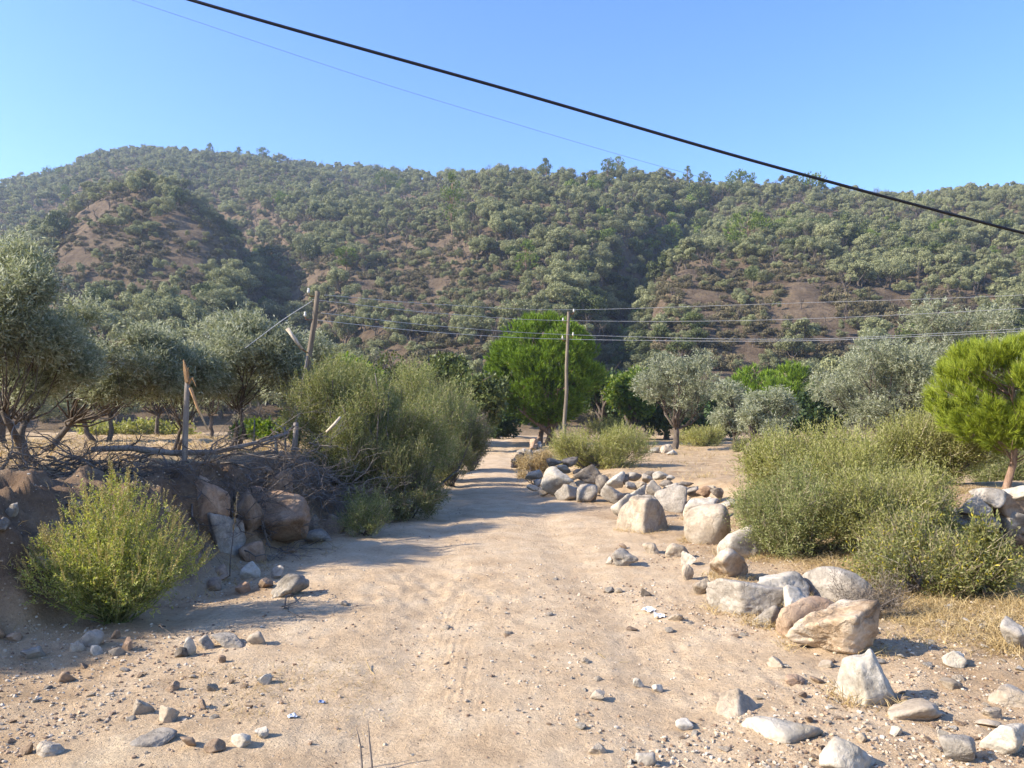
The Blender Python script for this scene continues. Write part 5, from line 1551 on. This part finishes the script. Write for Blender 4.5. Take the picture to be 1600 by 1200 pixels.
def brushwood():
    r = np.random.default_rng(500)
    piles = [("pile of dark dead branches along the bank crest behind the weed", [(20, 8.8), (70, 8.6), (120, 8.6), (170, 8.6), (220, 8.8)], 45, 0.28, 'dead_wood', 0.8),
             ("tangle of dead branches below the snapped post", [(250, 9.3), (300, 9.2), (350, 9.4), (395, 9.6)], 60, 0.4, 'dead_wood', 0.8),
             ("grey heap of fine dry twigs between the huge boulder and the big broom bush", [(415, 10.6), (455, 11.2), (495, 11.8), (530, 12.0)], 90, 0.6, 'grey_wood', 0.7)]
    for lab, spots, n, hh, m, ln in piles:
        b = Vector((gx(spots[0][0], spots[0][1]), spots[0][1], 0)); b.z = float(h(b.x, b.y))
        t = thing("brushwood_pile", lab, "brushwood", b)
        ts = []
        for i in range(n):
            u, Y = spots[r.integers(len(spots))]
            x, y = gx(u + r.normal() * 22, Y), Y + r.normal() * 0.35
            z = float(h(x, y)) + abs(r.normal()) * hh * 0.4
            a = r.uniform(0, 6.28)
            L = ln * r.uniform(0.5, 1.4)
            p1 = (x + math.cos(a) * L, y + math.sin(a) * L * 0.5, max(z + r.normal() * 0.3, float(h(x + math.cos(a) * L, y)) + 0.02))
            ts += branchy(r, np.array((x, y, z)), np.array(p1), r.uniform(0.006, 0.017), 7, 0.4, 0.4, 2)
        V, F = join_tubes(ts)
        ob("branches", mk("branches", V - np.array(b[:]), [f for f in F], M[m], True), t)
    # the long pale fallen trunk lying across the brush
    P = [pt(145, 702, 9.2), pt(205, 700, 9.3), pt(270, 708, 9.4), pt(340, 706, 9.7), pt(400, 692, 10.2), pt(452, 676, 10.8)]
    b = P[0]
    t = thing("fallen_log", "long grey fallen trunk lying across the brushwood behind the snapped post", "log", b)
    V, Q, T = tube([(p - b)[:] for p in P], [0.033, 0.038, 0.037, 0.032, 0.026, 0.018], 9)
    ob("trunk", mk("trunk", V, [Q, T], M['grey_wood'], True), t)
    ts = []
    for (u0, v0, u1, v1, Y) in ((200, 700, 222, 680, 9.3), (260, 707, 180, 742, 9.3), (340, 705, 430, 700, 9.6), (400, 692, 432, 672, 10.2), (330, 706, 300, 740, 9.5), (400, 694, 460, 665, 10.4)):
        ts += branchy(r, np.array(pt(u0, v0, Y)[:]), np.array(pt(u1, v1, Y - 0.1)[:]), 0.014, 5, 0.3, 0.4)
    V, F = join_tubes(ts)
    ob("branches", mk("branches", V - np.array(b[:]), F, M['dead_wood'], True), t)
    # single long dead limbs, each its own
    for lab, q, Y, rad, m in (("pale bleached forked limb at the frame edge on the bank", [(2, 745), (14, 722), (22, 705)], 8.4, 0.022, 'grey_wood'),
                              ("long dark dead limb sloping along the bank crest above the weed", [(40, 745), (110, 712), (170, 722)], 8.7, 0.014, 'dead_wood'),
                              ("dark dead limb stretching towards the fine twig heap", [(330, 722), (400, 712), (470, 716)], 9.8, 0.016, 'dead_wood'),
                              ("reddish dead limb rising through the twig heap", [(424, 670), (443, 700), (452, 720)], 11, 0.016, 'torn_wood'),
                              ("pale dead limb pointing at the leaning pole", [(395, 702), (430, 688), (464, 664)], 11, 0.02, 'grey_wood')):
        P = [np.array(pt(a, c, Y)[:]) for a, c in q]
        ts = [tube(np.vstack([curve(P[0], P[1], 0.04, 5, r), curve(P[1], P[2], 0.04, 5, r)[1:]]), np.linspace(1.0, 0.45, 9) * rad, 6)]
        for k in range(5):
            ts += branchy(r, P[1] + (P[2] - P[1]) * r.random(), P[2] + r.normal(size=3) * 0.25, rad * 0.35, 3, 0.2)
        V, F = join_tubes(ts)
        b = P[0]
        tag(ob("dead_branch", mk("dead_branch", V - b, F, M[m], True), None, b), lab, "branch")
    # small broken branches on the ground
    for lab, pts_, rad in (("forked broken branch lying at the shadow edge below the pitted rock", [(468, 925), (480, 948), (492, 968)], 0.009),
                           ("thin dark stick lying across the shadow edge", [(440, 952), (468, 938), (512, 930)], 0.005),
                           ("pale curved twig lying on the track", [(573, 1040), (580, 1052), (585, 1064)], 0.004),
                           ("pale straight twig lying in the gravelly part", [(934, 1026), (960, 1033), (985, 1038)], 0.004),
                           ("grey stick leaning from the row of stones to the weed", [(258, 984), (268, 990), (278, 999)], 0.006)):
        P = [np.array(at(a, c)[:]) + np.array([0, 0, 0.02]) for a, c in pts_]
        ts = branchy(r, P[0], P[-1], rad, 3 if rad > 0.0045 else 0, 0.16)
        V, F = join_tubes(ts)
        tag(ob("twig", mk("twig", V - P[0], F, M['dead_wood' if rad > 0.0045 else 'straw'], True), None, P[0]), lab, "twig")
    for lab, (u0, v0), (u1, v1) in (("thin curved dry stalk standing at the bottom edge", (566, 1205), (562, 1138)), ("straight pointed dry stalk standing at the bottom edge", (582, 1205), (579, 1124))):
        p = at(u0, v0)
        e = pt(u1, v1, p.y)
        V, Q, T = tube(curve(np.array([0, 0, -0.02]), np.array((e - p)[:]), 0.03, 6, r), [0.0055, 0.0055, 0.005, 0.004, 0.003, 0.001], 6)
        tag(ob("dry_stalk", mk("dry_stalk", V, [Q, T], M['grey_wood'], True), None, p), lab, "stalk")
    # seed stalk beside the huge boulder
    p = pt(364, 850, 8.2); p.z = min(p.z, float(h(p.x, p.y)))
    t = thing("dry_stalk", "tall dry seed stalk standing before the huge boulder", "stalk", p)
    e = pt(373, 772, 8.2) - p
    V, Q, T = tube(curve((0, 0, 0), np.array(e[:]), 0.02, 6, r), np.linspace(0.006, 0.003, 6), 5)
    ob("stem", mk("stem", V, [Q, T], M['dead_wood'], True), t)
    pp = np.array([(e * k)[:] for k in np.linspace(0.55, 1.0, 26)])
    V, F = sprigs(pp, np.tile([0, 0, 1.0], (26, 1)) + r.normal(size=(26, 3)) * 0.5, 6, 0.03, 0.018, 0.01, r)
    ob("seed_head", mk("seed_head", V, [F], M['scrub']), t)
brushwood()

def ground_litter():
    r = np.random.default_rng(64)
    # short bits of straw and twig lying flat in the dust
    n = 9000
    Y = 2.7 + 9 * r.random(n) ** 1.5
    X = r.uniform(-1, 1, n) * (0.72 * Y + 0.4)
    k = fbm2(X * 1.4, Y * 1.4, 15, 2) + r.normal(size=n) * 0.35 > 0.15
    X, Y = X[k], Y[k]
    n = len(X)
    a = r.uniform(0, 6.28, n)
    A = np.stack([np.cos(a), np.sin(a), r.normal(size=n) * 0.12], 1)
    L = 0.015 + 0.07 * r.random(n) ** 2.5
    P = np.stack([X, Y, h(X, Y) + 0.004], 1)
    V, F = cards(P, A, np.tile([0.0, 0.0, 1.0], (n, 1)) + r.normal(size=(n, 3)) * 0.3, L, 0.0022 + 0.003 * r.random(n))
    m = leaf_mat("plant_litter", [(0.10, 0.07, 0.045), (0.20, 0.14, 0.085), (0.42, 0.32, 0.18), (0.52, 0.42, 0.27)], 0.0, 0.9, 0.0)
    tag(ob("plant_litter", mk("plant_litter", V, [F], m)), "bits of straw and twig lying in the dust of the track", None, None, "stuff")
    # a few scraps of rubbish
    for i, (u, v, w, c, lab) in enumerate(((1014, 956, 18, (0.78, 0.76, 0.72), "white scrap of paper lying on the track edge"), (1030, 964, 20, (0.7, 0.68, 0.66), "crumpled pale wrapper lying by the paper scrap"),
                                           (457, 1121, 14, (0.5, 0.54, 0.6), "bluish crumpled scrap beside small stones near the bottom edge"), (503, 1100, 9, (0.2, 0.27, 0.45), "tiny blue bottle cap on the dirt"))):
        p = at(u, v)
        s_ = w * p.y / 1200
        g = np.linspace(-0.5, 0.5, 5)
        gx2, gy2 = np.meshgrid(g, g)
        V = np.stack([gx2.ravel() * s_, gy2.ravel() * s_ * 0.8, np.abs(r.normal(size=25)) * s_ * 0.16 + 0.004], 1)
        V2 = V - np.array([0, 0, 0.0015])
        Q = [(b * 5 + a_, b * 5 + a_ + 1, b * 5 + a_ + 6, b * 5 + a_ + 5) for a_ in range(4) for b in range(4)]
        ring = [0, 1, 2, 3, 4, 9, 14, 19, 24, 23, 22, 21, 20, 15, 10, 5]
        Q2 = [tuple(25 + q for q in reversed(f)) for f in Q] + [(ring[j], ring[j] + 25, ring[(j + 1) % 16] + 25, ring[(j + 1) % 16]) for j in range(16)]
        mm = rough_mat("scrap", [c, tuple(q * 0.85 for q in c)], 20, 0.1, rough=0.6)
        o = ob("litter_scrap", mk("litter_scrap", np.vstack([V, V2]), [np.array(Q + Q2)], mm), None, p)
        o.rotation_euler = (0, 0, r.uniform(0, 3))
        tag(o, lab, "litter")
ground_litter()

# ------------------------------------------------------------------ the hazy air
def haze():
    lo, hi = Vector((-950, -950, -60)), Vector((950, 950, 245))
    V = [(x, y, z) for z in (lo.z, hi.z) for y in (lo.y, hi.y) for x in (lo.x, hi.x)]
    F = [(0, 2, 3, 1), (4, 5, 7, 6), (0, 1, 5, 4), (2, 6, 7, 3), (0, 4, 6, 2), (1, 3, 7, 5)]
    m = bpy.data.materials.new("hazy_air")
    m.use_nodes = True
    N = m.node_tree.nodes
    N.remove(N["Principled BSDF"])
    v = N.new("ShaderNodeVolumePrincipled")
    v.inputs["Color"].default_value = (0.62, 0.78, 1.0, 1)
    v.inputs["Density"].default_value = HAZE
    v.inputs["Anisotropy"].default_value = 0.2
    m.node_tree.links.new(v.outputs[0], N["Material Output"].inputs["Volume"])
    o = ob("haze", mk("haze", V, [np.array(F)], m))
    tag(o, "faint blue haze hanging in the valley air", None, None, "stuff")
haze()
